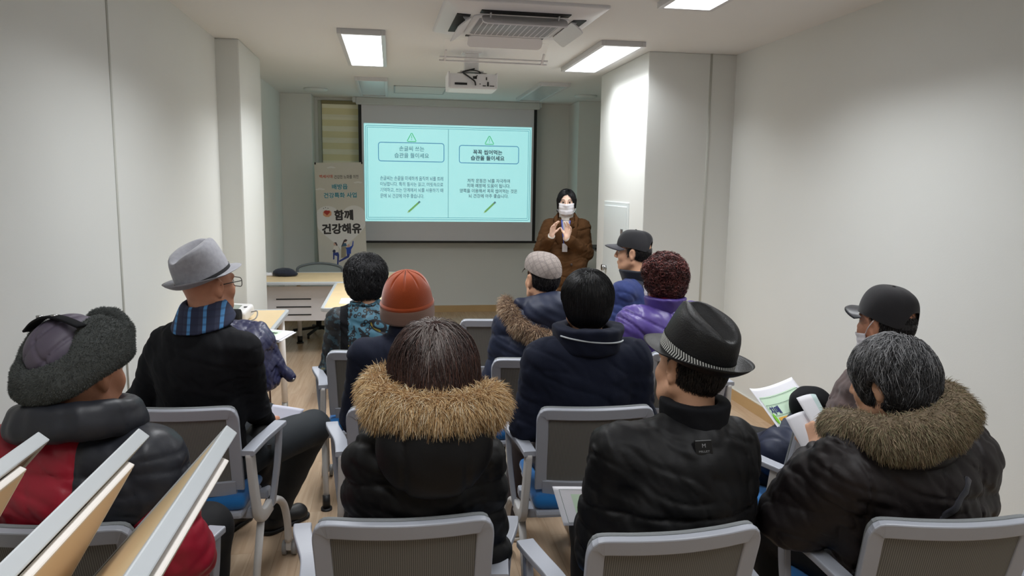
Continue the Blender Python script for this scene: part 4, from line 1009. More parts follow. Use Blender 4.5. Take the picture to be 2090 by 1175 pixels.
def fedora(J, m, bandm, a=0.088, b=0.105, Hc=0.115, brim=0.05, off=(0, 0, 0.04), tilt=(8, 0, 0), slope=0.12, dent=0.035, up=(0.012, 0.03, 0.0), band_h=0.028, name='fedora_hat', pinch=0.28):
    prof = np.array([(1, 0), (1.0, 0.1), (0.99, 0.3), (0.965, 0.55), (0.93, 0.74), (0.88, 0.88), (0.80, 0.965), (0.68, 1.0), (0.5, 1.0), (0.3, 0.99), (0.12, 0.985), (0.001, 0.985)])
    def crown(u, w):
        th = u * 2 * PI; q = w * (len(prof) - 1); i = np.minimum(q.astype(int), len(prof) - 2); fr = (q - i)[:, None]; pr = prof[i] * (1 - fr) + prof[i + 1] * fr
        x = np.cos(th) * a * pr[:, 0]; y = np.sin(th) * b * pr[:, 0]; z = pr[:, 1] * Hc * (1 + slope * y / b)
        top = np.clip((pr[:, 1] - 0.75) * 4, 0, 1); z = z - dent * top * np.exp(-(x / 0.026) ** 2) * np.clip(1.15 - (y / b) ** 2 * 0.9, 0, 1) * np.clip(1.6 - 1.6 * pr[:, 0] ** 4, 0, 1)
        pn = np.clip((pr[:, 1] - 0.3) / 0.7, 0, 1) * np.clip((y / b + 0.05) / 0.7, 0, 1); x = x * (1 - pinch * pn * np.exp(-((np.abs(x) - 0.045) / 0.05) ** 2))
        return np.c_[x, y, z]
    V1, F1, _ = surf(crown, 64, 40)
    def br(u, w):
        th = u * 2 * PI; top = w >= 0.5; t = np.where(top, (1 - w) * 2, w * 2); R = 1 + 0.0 * t
        z = t ** 1.6 * (up[0] + up[1] * np.abs(np.cos(th)) ** 1.5 + up[2] * np.clip(-np.sin(th), 0, 1)) - 0.014 * t * np.clip(np.sin(th), 0, 1) + np.where(top, 0.0015, -0.0015)
        return np.c_[np.cos(th) * (a + brim * t), np.sin(th) * (b + brim * t), z]
    V2, F2, _ = surf(br, 64, 15)
    # close the brim: inner rings lie together
    V = np.concatenate((V1, V2)); F = np.concatenate((F1, F2 + len(V1)))
    hat = add_mesh(name, on_head(J, V, off, tilt), F, m, J.root)
    def bd(u, w):
        th = u * 2 * PI; z = 0.002 + w * band_h; rr = np.interp(z * (1 + slope * np.sin(th)) / Hc, prof[:8, 1], prof[:8, 0]); e = 0.0018
        pn = np.clip((z / Hc - 0.3) / 0.7, 0, 1) * 0
        return np.c_[np.cos(th) * (a * rr + e), np.sin(th) * (b * rr + e), z * (1 + slope * np.sin(th))]
    V, F, uv = surf(bd, 96, 6); add_mesh('hat_band', on_head(J, V, off, tilt), F, bandm, hat, uv=uv)
    return hat

def ball_cap(J, m, vism, a=0.086, b=0.104, Hc=0.105, off=(0, -0.004, 0.032), tilt=(0, 0, 0), visor=0.075, hole=True, name='baseball_cap', drop=0.012, btn=True):
    def dome(u, w):
        th = u * 2 * PI; bk = np.exp(-((th - 1.5 * PI) / 0.42) ** 4) if hole else 0; z0 = 0.046 * bk - 0.022 * np.clip(-np.sin(th), 0, 1) * (1 - bk)
        ph = w * PI / 2; rr = np.cos(ph) ** 0.62; z = z0 + (Hc - z0) * np.sin(ph) ** 0.95; sq = 1 + 0.006 * np.cos(6 * th) * np.sin(2 * ph)
        sq = sq * (1 + 0.03 * bk * w * 0)
        return np.c_[np.cos(th) * a * rr * sq, np.sin(th) * b * rr * sq, z]
    V, F, _ = surf(dome, 72, 18); cap = add_mesh(name, on_head(J, V, off, tilt), F, m, J.root)
    V2 = V.copy(); V2[:, :2] *= 0.965; V2[:, 2] -= 0.002
    def vis(u, w):
        x = (u * 2 - 1) * 0.088; e = np.sqrt(np.clip(1 - (x / 0.092) ** 2, 0, 1)); t = np.where(w < 0.5, w * 2, (1 - w) * 2); y0 = b * np.sqrt(np.clip(1 - (x / (a * 1.06)) ** 2, 0, 1)) - 0.004
        y = y0 + t * (visor * e ** 0.7 + 0.004); z = 0.006 - 0.018 * (x / 0.088) ** 2 - drop * t + np.where(w < 0.5, 0.002, -0.002); return np.c_[x, y, z]
    V, F, _ = surf(vis, 28, 15, False); add_mesh('visor', on_head(J, V, off, tilt), F, vism, cap)
    if hole:
        def st(u, w):
            th = 1.5 * PI + (u * 2 - 1) * 0.5; z = -0.02 + 0.02 * w; return np.c_[np.cos(th) * a * 1.0, np.sin(th) * b * 1.0, z]
        V, F, _ = surf(st, 16, 3, False); add_mesh('strap', on_head(J, V, off, tilt), F, m, cap)
    if btn:
        b_ = MB(); n = 12; V = [(0.007 * math.sin(i / 5 * PI / 2) * math.cos(j / n * 2 * PI), 0.007 * math.sin(i / 5 * PI / 2) * math.sin(j / n * 2 * PI), Hc + 0.004 * math.cos(i / 5 * PI / 2)) for i in range(6) for j in range(n)]
        b_.add(on_head(J, np.array(V), off, tilt), [(i * n + j, (i + 1) * n + j, (i + 1) * n + (j + 1) % n, i * n + (j + 1) % n) for i in range(5) for j in range(n)]); b_.build('button', m, cap)
    return cap

M_mask = mat('white_mask', (232, 230, 236), 0.8)
def face_mask(J, drop=0.0):
    h = J.head; nu, nv = 33, 17; V = []
    R = J.M[:3, :3]
    for j in range(nv):
        for i in range(nu):
            u = i / (nu - 1) * 2 - 1; w = j / (nv - 1); ph = u * math.radians(72 - 8 * abs(2 * w - 1) - 10 * w); z = -0.012 - drop - (0.110 - drop) * w + 0.012 * abs(u) * (1 - w) * 1.0 + 0.018 * abs(u) * w
            V.append((math.sin(ph), math.cos(ph), z))
    V = np.array(V); r = np.full(len(V), 0.16); 
    for it in range(40):
        q = np.c_[V[:, 0] * r * 0.86, 0.0 + V[:, 1] * r - 0.01, V[:, 2]]; d = J.body.ev((q * J.k) @ R.T + J.M[:3, 3]); r = r - np.clip(d - 0.005, -0.01, 0.02) * 0.8
    G = r.reshape(nv, nu)
    for it in range(6):
        G2 = G.copy(); G2[1:-1] = np.maximum(G[1:-1], (G[:-2] + G[2:]) / 2); G2[:, 1:-1] = np.maximum(G2[:, 1:-1], (G2[:, :-2] + G2[:, 2:]) / 2); G = G2
    r = G.ravel() + 0.0015 * np.sin(np.repeat(np.arange(nv), nu) * 1.3); q = np.c_[V[:, 0] * r * 0.86, V[:, 1] * r - 0.01, V[:, 2]]
    q2 = q - np.c_[V[:, 0], V[:, 1], np.zeros(len(V))] * 0.002
    A = np.concatenate((q, q2)); F = []
    for j in range(nv - 1):
        for i in range(nu - 1): a = j * nu + i; F.append((a, a + nu, a + nu + 1, a + 1)); F.append((len(q) + a + 1, len(q) + a + nu + 1, len(q) + a + nu, len(q) + a))
    mk = add_mesh('face_mask', (A * J.k) @ R.T + J.M[:3, 3], np.array(F), M_mask, J.root)
    for sgn, ed in ((-1, 0), (1, nu - 1)):
        for j, e in ((1, (0.088, -0.012, 0.024)), (nv - 2, (0.086, -0.012, -0.035))):
            p0 = q[j * nu + ed]; p1 = np.array([sgn * e[0], e[1], e[2]]); mid = (p0 + p1) / 2 + np.array([sgn * 0.008, 0, 0]); P = bez([p0, mid, p1], 5); b = MB(); b.tube((P * J.k) @ R.T + J.M[:3, 3], 0.0016, 0, 6); b.build('ear_loop', M_mask, mk)
    return mk

def back_y(J, x, z, y0=-0.45):
    """where a ray from behind meets the jacket"""
    P = np.array([[x, y0, z]]); 
    for _ in range(60):
        d = J.jk.ev(P)[0]; P[0, 1] += max(0.0005, 0.7 * d)
        if d < 0.001: break
    if P[0, 1] > 0.0: P[0, 1] = -0.16
    return P[0].copy()

def paper(name, corners, mats, label, group=None, curl=0.0, n=10, t=0.0012, cls=None, cat='paper'):
    """a sheet through 4 world corners (tl, tr, br, bl), bowed by curl along its normal"""
    c = np.asarray(corners, float); nn = unit(np.cross(c[3] - c[0], c[1] - c[0])); o = c.mean(0); V = []; cen = []
    for off in (0, -t):
        for j in range(n + 1):
            for i in range(n + 1):
                u, w = i / n, j / n; p = (c[0] * (1 - u) + c[1] * u) * (1 - w) + (c[3] * (1 - u) + c[2] * u) * w; V.append(p + nn * (curl * (1 - (2 * u - 1) ** 2) + off) - o)
    W = n + 1; K = W * W; F = []; uvc = []
    for j in range(n):
        for i in range(n):
            a = j * W + i; F.append((a, a + W, a + W + 1, a + 1)); uvc.append(((i + .5) / n, (j + .5) / n, 0)); F.append((K + a + 1, K + a + W + 1, K + a + W, K + a)); uvc.append(((i + .5) / n, (j + .5) / n, 1))
    for i in range(n):
        for a, b in ((i, i + 1), (n * W + i + 1, n * W + i)): F.append((a, b, K + b, K + a)); uvc.append((0, 0, 0))
        for a, b in (((i + 1) * W, i * W), (i * W + n, (i + 1) * W + n)): F.append((a, b, K + b, K + a)); uvc.append((0, 0, 0))
    ob = add_mesh(name, np.array(V), np.array(F), mats, None, None if cls is None else [cls(*q) for q in uvc]); ob.location = o; tag(ob, label, cat, group)
    f = lambda u, w, e=0.0015: (c[0] * (1 - u) + c[1] * u) * (1 - w) + (c[3] * (1 - u) + c[2] * u) * w + nn * (curl * (1 - (2 * u - 1) ** 2) + e) - o
    return ob, f
# ------------------------------------------------------------------ people: fabrics
def cloth(name, c, rough=0.75, sheen=0.15, bscale=350, bump=0.25, var=0.06, spec=0.3, vscale=14): return mat(name, c, rough, var=var, vscale=vscale, bump=bump, bscale=bscale, spec=spec, sheen=sheen)
F_black = cloth('black_cloth', (19, 20, 24), 0.85, 0.0, spec=0.2); F_blackshell = cloth('black_shell', (15, 15, 17), 0.55, 0.0, 90, 0.2, spec=0.28)
F_navy = cloth('navy_cloth', (24, 29, 46), 0.85, 0.03, spec=0.2); F_navysh = cloth('navy_shell', (31, 38, 60), 0.55, 0.0, 90, 0.2, spec=0.35)
F_trouser = cloth('charcoal_trousers', (40, 44, 48), sheen=0.0); F_trblack = cloth('black_trousers', (19, 20, 23), sheen=0.0); F_brown_tr = cloth('brown_trousers', (72, 64, 66))
F_red = mat('red_shell', (150, 24, 44), 0.42, var=0.1, vscale=9, bump=0.15, bscale=120, spec=0.4); F_gloss = mat('glossy_black_shell', (38, 40, 47), 0.46, var=0.12, vscale=9, bump=0.15, bscale=120, spec=0.4)
F_purple = mat('purple_shell', (80, 63, 134), 0.4, var=0.1, vscale=8, bump=0.15, bscale=140, spec=0.45)
F_coat = cloth('brown_wool', (80, 55, 34), 0.95, 0.0, 500, 0.3, spec=0.1); F_mud = cloth('dark_brown_shell', (30, 25, 26), 0.55, 0.0, 80, 0.25, spec=0.3)
S_old = (196, 140, 112); S_mid = (208, 160, 130); S_fair = (228, 192, 172)
SH_black = mat('black_shoe', (20, 20, 21), 0.5); SO_black = mat('black_sole', (14, 14, 14), 0.7); SO_white = mat('white_sole', (206, 200, 190), 0.6); SH_cream = mat('cream_sneaker', (202, 190, 170), 0.6); SH_tan = mat('tan_boot', (150, 116, 80), 0.8)
def hm_(c, nm='hair_strand', rough=0.42): return mat(nm, c, rough, var=0.15, vscale=40, spec=0.5)
H_black = [hm_((18, 18, 20)), hm_((28, 28, 31)), hm_((40, 40, 44))]

# ---- A  red and black puffer, quilted trapper hat
A = person('man in red and black puffer jacket and gray fleece trapper hat', -0.79, 2.06, 10, (-0.775, 2.0, 1.285), 28, S_old, pitch=6, sw=0.165, eo=0.045)
def yoke(P):
    d = P[:, 2] - (A.N[2] - 0.215 + 0.95 * np.abs(np.abs(P[:, 0] - 0.02) - 0.15)); return np.minimum(d, np.maximum(P[:, 0] - 0.075, -0.19 - P[:, 0]))
def two_tone():
    m = mat('red_and_black_shell', (150, 24, 44), 0.42, bump=0.15, bscale=120, spec=0.4); t = NT(m); at = t.n('Attribute'); at.attribute_name = 'panel'
    k_ = t.math('GREATER_THAN', at.outputs['Fac'], 0.0); t.l(t.mix(k_, lin('#961a2e'), lin('#26282f')), t.b.inputs['Base Color']); return m
def seamA(P):
    return 0.006 * np.exp(-(yoke(P) / 0.008) ** 2)
jkA = jacket(A, two_tone(), puff=0.028, pitch=0.155, amp=0.018, wr=0.008, wf=15, hw=0.19, ww=0.19, cw=0.19, sh=0.08, arm=(0.075, 0.068, 0.05), attr=yoke, v=0.006, seams=seamA, ph=0.4)
s = Sculpt(); c = A.N + np.array([0, 0, 0.062])
ring = [c + np.array([0.125 * math.cos(t_), 0.105 * math.sin(t_) - 0.005, 0.02 * math.sin(t_) * -1 + 0.01 * math.cos(t_)]) for t_ in np.linspace(math.radians(60), math.radians(480), 22)]
s.chain([q + np.array([0, 0, 0.008]) for q in ring], [0.026] * 22, 0.02); s.chain([q + np.array([0.008 * (q - c)[0] / 0.1, 0.008 * (q - c)[1] / 0.1, -0.024]) for q in ring], [0.027] * 22, 0.02)
s.displace(lambda P: -0.004 * wob(P, 28, 2), 0.005); V, F = s.mesh(0.006, 1); add_mesh('collar', V, F, F_gloss, A.root)
trousers(A, F_trblack); shoes(A, SH_black, SO_black)
hatA = Sculpt(); MA = A.M @ np.array(Matrix.Translation((0, -0.012, 0.012)) @ Matrix.Rotation(math.radians(17), 4, 'X') @ Matrix.Rotation(math.radians(-7), 4, 'Y'))
V, F = (lambda s_: s_.mesh(0.0042, 1))((lambda s_: (Framed(s_, MA).ell((0, -0.012, 0.045), (0.088, 0.106, 0.094), 0.0), s_.displace(lambda P: (lambda Q: 0.005 * (np.exp(-(np.sin(Q[:, 0] * 46 + Q[:, 2] * 30) / 0.22) ** 2) + np.exp(-(np.sin(Q[:, 0] * 46 - Q[:, 2] * 42 + 1) / 0.22) ** 2)))(Framed(s_, MA).loc(P)), 0.006), s_)[2])(Sculpt()))
cap = add_mesh('trapper_hat', V, F, mat('quilted_plum', (84, 76, 92), 0.55, var=0.08, vscale=10, bump=0.1, bscale=200), A.root)
s = Sculpt(); h = Framed(s, MA)
rim = [(0.098 * math.cos(t_), 0.116 * math.sin(t_) - 0.012, 0.008 + 0.012 * math.cos(t_) ** 2 - 0.022 * max(0, -math.sin(t_))) for t_ in np.linspace(0, 2 * PI, 33)]
for a_, b_ in zip(rim[:-1], rim[1:]): h.cone(a_, b_, 0.026, 0.026, 0.02); h.cone((a_[0] * 0.97, a_[1] * 0.97, a_[2] + 0.03), (b_[0] * 0.97, b_[1] * 0.97, b_[2] + 0.03), 0.021, 0.021, 0.02)
for q in (-1, 1): h.ell((q * 0.090, 0.012, 0.062), (0.024, 0.072, 0.064), 0.03, (0, q * -16, 0))
h.ell((0, 0.115, 0.06), (0.08, 0.026, 0.058), 0.03)
s.displace(lambda P: -0.0035 * wob(P, 70), 0.004); Vf, Ff = s.mesh(0.006, 1); NS = 42000; Pp, Nn = sample(Vf, Ff, NS)
d = Nn + RNG.normal(0, 0.45, Nn.shape) + np.array([0, 0, -0.25]); d /= np.linalg.norm(d, axis=1)[:, None]; t_ = np.linspace(0, 1, 3)[None, :, None]
sv, sf, sm = strand_mesh((Pp - Nn * 0.002)[:, None] + d[:, None] * t_ * (0.004 + 0.004 * RNG.random(NS))[:, None, None], 0.0008, mi=RNG.choice(3, NS))
G3 = [mat('fleece_gray', (82, 86, 84), 0.95), mat('fleece_dark', (66, 69, 68), 0.95), mat('fleece_light', (100, 104, 102), 0.95)]
fused('fleece_flap', [(Vf, Ff, 1), (sv, sf, sm)], G3, cap)
hA = Framed(s, MA); b = MB(); P = bez([hA.p(q) for q in ((-0.09, -0.03, 0.112), (-0.045, -0.032, 0.136), (0, -0.032, 0.146), (0.045, -0.032, 0.138), (0.092, -0.03, 0.116))], 5); b.sweep(P, rrect(0.03, 0.006, 0.002, 2), 0); stp = b.build('hat_strap', F_black, cap)
b = MB()
for q in (-0.028, 0.022): c = hA.p((q, -0.036, 0.146)); b.cyl(c, c + np.array([0, 0, 0.005]), 0.008)
b.build('snap_button', M_steel, stp)

# ---- B  gray fedora, glasses, plaid collar, black sweatshirt
B = person('man in gray felt fedora and black sweatshirt holding a white sheet', -0.735, 3.02, 22, (-0.70, 3.0, 1.372), 42, S_old, pitch=-2, k=1.0, sw=0.165, nz=0.03, sz=-0.108, wrists={1: (-0.545, 3.27, 0.605), -1: (-0.74, 3.33, 0.62)}, elbows={1: (-0.555, 3.02, 0.77), -1: (-0.98, 3.06, 0.78)}, knees={1: (-0.365, 3.42, 0.535), -1: (-0.60, 3.55, 0.54)}, ankles={1: (-0.56, 3.53, 0.10), -1: (-0.80, 3.52, 0.1)}, v=0.005,
           hands={1: dict(f=(0.15, 0.9, -0.25), n=(-0.8, 0.1, -0.5), th=(-0.3, 0.1, 1), curl=(0.75, 0.8, 0.85, 0.9), thumb=(0.8, 0.3, 0.5))})
jacket(B, F_black, wr=0.007, wf=17, hw=0.185, ww=0.18, cw=0.19, sh=0.064, arm=(0.072, 0.063, 0.045), v=0.006, ph=1.2, back=-0.02)
def plaid():
    m = bpy.data.materials.new('blue_plaid'); m.use_nodes = True; t = NT(m); sp = t.n('SeparateXYZ'); t.l(t.coord('Object'), sp.inputs[0])
    a_ = t.math('FRACT', t.math('MULTIPLY', t.math('ADD', sp.outputs[0], t.math('MULTIPLY', sp.outputs[1], 0.4)), 17.0)); c = t.mix(t.math('GREATER_THAN', a_, 0.5), lin('#232a44'), lin('#31374f'))
    c = t.mix(t.math('MULTIPLY', t.math('GREATER_THAN', a_, 0.78), 0.85), c, lin('#4f8fc8')); zb = t.math('FRACT', t.math('MULTIPLY', sp.outputs[2], 40.0)); c = t.mix(t.math('MULTIPLY', t.math('GREATER_THAN', zb, 0.7), 0.4), c, lin('#1c2036'))
    t.l(c, t.b.inputs['Base Color']); t.b.inputs['Roughness'].default_value = 0.85; return m
collar(B, plaid(), r=0.084, h=0.036, t=0.014, dz=0.034, flare=-0.016, name='plaid_collar', open_=0.03, tilt=0.25)
F_feltg = mat('gray_felt', (150, 150, 156), 0.95, var=0.10, vscale=60, bump=0.3, bscale=500, spec=0.1, sheen=0.3)
fedora(B, F_feltg, mat('black_band', (28, 28, 30), 0.7), a=0.092, b=0.108, Hc=0.128, brim=0.042, off=(0, -0.016, 0.030), tilt=(19, -6, 0), slope=0.10, up=(0.0, 0.003, 0.034), band_h=0.013, dent=0.04)
b = MB()
for q in (-1, 1):
    c = np.array((q * 0.034, 0.108, -0.002)); P = [B.head.p(c + np.array([e_[0], 0, e_[1]])) for e_ in rrect(0.054, 0.036, 0.012, 4)]; b.sweep(P, rrect(0.003, 0.003, 0.001, 1), 0, True, up=B.M[:3, 1]); b.tube([B.head.p(p) for p in ((q * 0.06, 0.107, 0.004), (q * 0.082, 0.04, 0.006), (q * 0.084, -0.005, 0.004))], 0.0018, 0, 6)
b.tube([B.head.p((-0.01, 0.109, 0)), B.head.p((0.01, 0.109, 0))], 0.0018, 0, 6); b.build('eyeglasses', M_black, B.root)
trousers(B, F_trouser); shoes(B, SH_black, SO_black, {1: 20, -1: 5})
b = Sculpt(); c = B.loc((-0.555, 3.12, 0.53)); b.ell(c, (0.065, 0.13, 0.13), 0, (12, 0, 10)); b.ell(c + (0, 0.03, -0.09), (0.055, 0.10, 0.09), 0.04); b.displace(lambda P: -0.008 * wob(P, 22), 0.009); V, F = b.mesh(0.007, 1)
V = V @ B.R.T + B.o; cc = V.mean(0); bag = tag(add_mesh('shoulder_bag', V - cc, F, F_blackshell), 'black cloth bag hanging under the armrest beside the fedora man', 'bag'); bag.location = cc
b = MB(); x_ = np.array((-0.495, 3.02, 0.59)) - cc; b.box(x_ - (0.008, 0.002, 0.009), x_ + (0.008, 0.002, 0.009)); b.build('logo_tag', mat('tag_gray', (74, 76, 80), 0.5), bag)

# ---- C  black hair, floral vest
C = person('woman with short black hair in black and teal floral vest', -0.10, 3.92, 0, (-0.135, 3.96, 1.262), 6, S_mid, k=0.94, sw=0.145, nz=0.02)
def floral():
    m = bpy.data.materials.new('floral_print'); m.use_nodes = True; t = NT(m); co = t.coord('Object'); vo = t.n('TexVoronoi', Scale=38.0); t.l(co, vo.inputs['Vector'])
    d = vo.outputs['Distance']; rg = t.math('MULTIPLY', t.math('GREATER_THAN', d, 0.22), t.math('LESS_THAN', d, 0.42)); c = t.mix(rg, lin('#3f6c80'), lin('#14161c'))
    wv = t.n('TexNoise', Scale=9.0, Detail=2.0, Distortion=2.0); t.l(co, wv.inputs['Vector']); c = t.mix(t.math('GREATER_THAN', wv.outputs[0], 0.57), c, lin('#17191f')); c = t.mix(t.math('GREATER_THAN', wv.outputs[0], 0.70), c, lin('#8a7a2a'))
    t.l(c, t.b.inputs['Base Color']); t.b.inputs['Roughness'].default_value = 0.6; return m
def sleeve_print():
    m = bpy.data.materials.new('sleeve_print'); m.use_nodes = True; t = NT(m); co = t.coord('Object'); vo = t.n('TexVoronoi', Scale=60.0); t.l(co, vo.inputs['Vector'])
    wv = t.n('TexNoise', Scale=30.0, Detail=3.0); t.l(co, wv.inputs['Vector']); c = t.mix(t.math('GREATER_THAN', wv.outputs[0], 0.55), lin('#17191e'), lin('#2f4550')); c = t.mix(t.math('GREATER_THAN', wv.outputs[0], 0.66), c, lin('#6e6a4e')); t.l(c, t.b.inputs['Base Color']); return m
FLOR = floral()
jacket(C, [F_black, FLOR, sleeve_print()], wr=0.005, wf=18, hw=0.165, ww=0.15, cw=0.155, dy=0.12, sh=0.06, arm=(0.06, 0.052, 0.04), cls=lambda P: np.where(np.abs(P[:, 0]) > 0.165, 2, np.where((P[:, 2] > C.N[2] - 0.32 + 0.9 * np.abs(P[:, 0] + 0.0)) & (np.abs(P[:, 0]) < 0.125) & (P[:, 1] < 0.05), 1, 0)), v=0.0055)
collar(C, FLOR, r=0.062, h=0.02, t=0.012, dz=-0.005)
hair(C, lambda h: (h.ell((0, -0.018, 0.028), (0.113, 0.116, 0.112), 0), h.ell((0, -0.05, -0.035), (0.095, 0.075, 0.085), 0.03), h.keep((0, -0.8, 0.6), (0, 0.055, 0.0))), H_black, n=6500, seg=4, step=0.010, r=0.0012, lift=0.008, jit=0.65, disp=(lambda P: -0.004 * wob(P, 55), 0.004))
trousers(C, F_trblack); shoes(C, SH_black, SO_black)

# ---- D  orange beanie
D = person('person in orange beanie with taupe cuff and navy sweater', 0.05, 2.93, 3, (0.06, 3.0, 1.29), 12, S_mid, sw=0.165, nz=0.03)
jacket(D, F_navy, wr=0.005, wf=15, hw=0.18, ww=0.17, cw=0.175, sh=0.07, ph=2.0)
collar(D, F_navy, r=0.066, h=0.03, t=0.014, dz=0.02, flare=-0.004)
def beanie(u, w):
    th = u * 2 * PI; ph = w * PI / 2; rr = np.cos(ph) ** 0.74; vl = np.exp(-(np.sin(4.5 * th + 0.3) / 0.22) ** 2) * np.clip((w - 0.42) * 2.6, 0, 1); z = 0.142 * np.sin(ph) - 0.010 * vl + 0.006 * np.exp(-((1 - w) / 0.06) ** 2); f = 1 - 0.07 * vl
    return np.c_[np.cos(th) * 0.102 * rr * f, np.sin(th) * 0.114 * rr * f, z]
V, F, _ = surf(beanie, 180, 40)
knit = mat('orange_knit', (152, 66, 30), 0.95, var=0.06, vscale=20, bump=0.4, bscale=420, sheen=0.4, spec=0.1)
bean = add_mesh('beanie', on_head(D, V, (0, -0.014, -0.006), (10, 0, 0)), F, knit, D.root)
def cuff(u, w):
    th = u * 2 * PI; e = 0.0015 * np.abs(np.sin(60 * th)); q = w * 2 * PI; bl = 0.009 + 0.005 * np.cos(q); zz = -0.006 + 0.033 * np.sin(q); zz = np.where(np.abs(zz) > 0.031, np.sign(zz) * 0.031, zz)
    return np.c_[np.cos(th) * (0.093 + bl + e), np.sin(th) * (0.107 + bl + e), zz]
V, F, _ = surf(cuff, 240, 14); add_mesh('beanie_cuff', on_head(D, V, (0, -0.014, -0.022), (10, 0, 0)), F, mat('taupe_rib', (134, 106, 94), 0.95, bump=0.3, bscale=400, sheen=0.3, spec=0.1), bean)
def stripe(u, w):
    th = u * 2 * PI; return np.c_[np.cos(th) * (0.1015 + 0.006 * np.sin(w * PI)), np.sin(th) * (0.1145 + 0.006 * np.sin(w * PI)), 0.010 + w * 0.022]
V, F, _ = surf(stripe, 90, 5); add_mesh('beanie_fold', on_head(D, V, (0, -0.014, -0.014), (10, 0, 0)), F, knit, bean)
trousers(D, F_trblack); shoes(D, SH_black, SO_black)

# ---- E  checked flat cap, navy parka with fur-edged hood
E = person('man in gray checked flat cap and navy parka with fur edged hood', 0.70, 3.66, -4, (0.755, 3.72, 1.295), -16, S_mid, sw=0.17)
jacket(E, F_navysh, puff=0.022, pitch=0.13, amp=0.012, wr=0.007, hw=0.19, ww=0.19, cw=0.195, sh=0.075, ph=0.9)
s = Sculpt(); s.ell(E.N + (0.03, -0.085, 0.0), (0.16, 0.085, 0.095), 0, (-20, 0, 0)); s.ell(E.N + (0.05, -0.05, 0.045), (0.14, 0.09, 0.06), 0.04); s.cone(E.N + (-0.13, -0.02, 0.04), E.N + (0.13, -0.02, 0.04), 0.035, 0.035, 0.03); s.displace(lambda P: -0.007 * wob(P * np.array([1, 1, 1.6]), 26, 1), 0.008)
V, F = s.mesh(0.006, 1); hd_ = add_mesh('hood', V, F, F_navysh, E.root)
FUR_B = [mat('fur_brown', (140, 112, 88), 0.9), mat('fur_tan', (176, 146, 116), 0.9), mat('fur_dark', (92, 70, 58), 0.9), mat('fur_pale', (202, 180, 154), 0.9)]
fur_tube(E, [E.N + q for q in ((-0.185, 0.05, 0.05), (-0.19, -0.05, 0.005), (-0.15, -0.125, -0.05), (-0.085, -0.17, -0.09), (0.0, -0.185, -0.115), (0.09, -0.175, -0.12))], [0.026, 0.032, 0.034, 0.034, 0.032, 0.026], FUR_B, n=9000, length=0.034, parent=hd_, down=(-0.2, -0.2, -0.6))
collar(E, F_navysh, r=0.076, h=0.03, t=0.014, dz=0.02, open_=0.03)
def check():
    m = bpy.data.materials.new('gray_check'); m.use_nodes = True; t = NT(m); sp = t.n('SeparateXYZ'); mp = t.n('Mapping'); mp.inputs['Rotation'].default_value = (0.5, 0.35, 0.6); t.l(t.coord('Object'), mp.inputs[0]); t.l(mp.outputs[0], sp.inputs[0]); c = lin('#a0958f')
    for o_, sc_, th_, cc in ((0, 150, .55, '#877c78'), (2, 150, .55, '#8b807b'), (0, 38, .8, '#6f6664'), (2, 38, .8, '#736a68'), (1, 38, .8, '#736a68'), (0, 240, .7, '#b7aea8')):
        c = t.mix(t.math('MULTIPLY', t.math('GREATER_THAN', t.math('FRACT', t.math('MULTIPLY', sp.outputs[o_], float(sc_))), th_), 0.6), c, lin(cc))
    t.l(c, t.b.inputs['Base Color']); t.b.inputs['Roughness'].default_value = 0.95; return m
CHK = check()
def flat_(u, w):
    th = u * 2 * PI; ph = w * PI / 2; rr = np.cos(ph) ** 0.6; y = np.sin(th) * 0.113 * rr; z = 0.082 * np.sin(ph) + 0.010 * y / 0.11 * np.sin(ph) - 0.030 * np.clip(-np.sin(th), 0, 1) * (1 - np.sin(ph)); f = 1 + 0.008 * np.cos(4 * th) * np.sin(2 * ph) + 0.05 * np.sin(2 * ph)
    return np.c_[np.cos(th) * 0.09 * rr * f, y * f + 0.006 * np.sin(ph), z]
V, F, _ = surf(flat_, 72, 20); fc = add_mesh('flat_cap', on_head(E, V, (0, -0.004, 0.048), (4, 0, 0)), F, CHK, E.root)
def visf(u, w):
    x = (u * 2 - 1) * 0.072; e = np.sqrt(np.clip(1 - (x / 0.09) ** 2, 0, 1)); t = np.where(w < .5, w * 2, 2 - 2 * w); return np.c_[x, 0.03 + 0.075 * e + t * 0.04 * e, 0.002 - 0.02 * (x / 0.085) ** 2 - 0.02 * t + np.where(w < .5, .003, -.003)]
V, F, _ = surf(visf, 24, 9, False); add_mesh('visor', on_head(E, V, (0, -0.004, 0.048), (4, 0, 0)), F, CHK, fc)
hair(E, lambda h: h.ell((0, -0.016, 0.015), (0.0775, 0.097, 0.1), 0).keep((0, -0.8, 0.5), (0, 0.0, -0.045)).keep((0, -0.1, -1), (0, 0, 0.055)), [hm_((30, 28, 30)), hm_((48, 46, 48)), hm_((74, 72, 74))], n=3500, seg=3, step=0.005, r=0.0009, lift=0.002)
trousers(E, F_trblack); shoes(E, SH_black, SO_black)

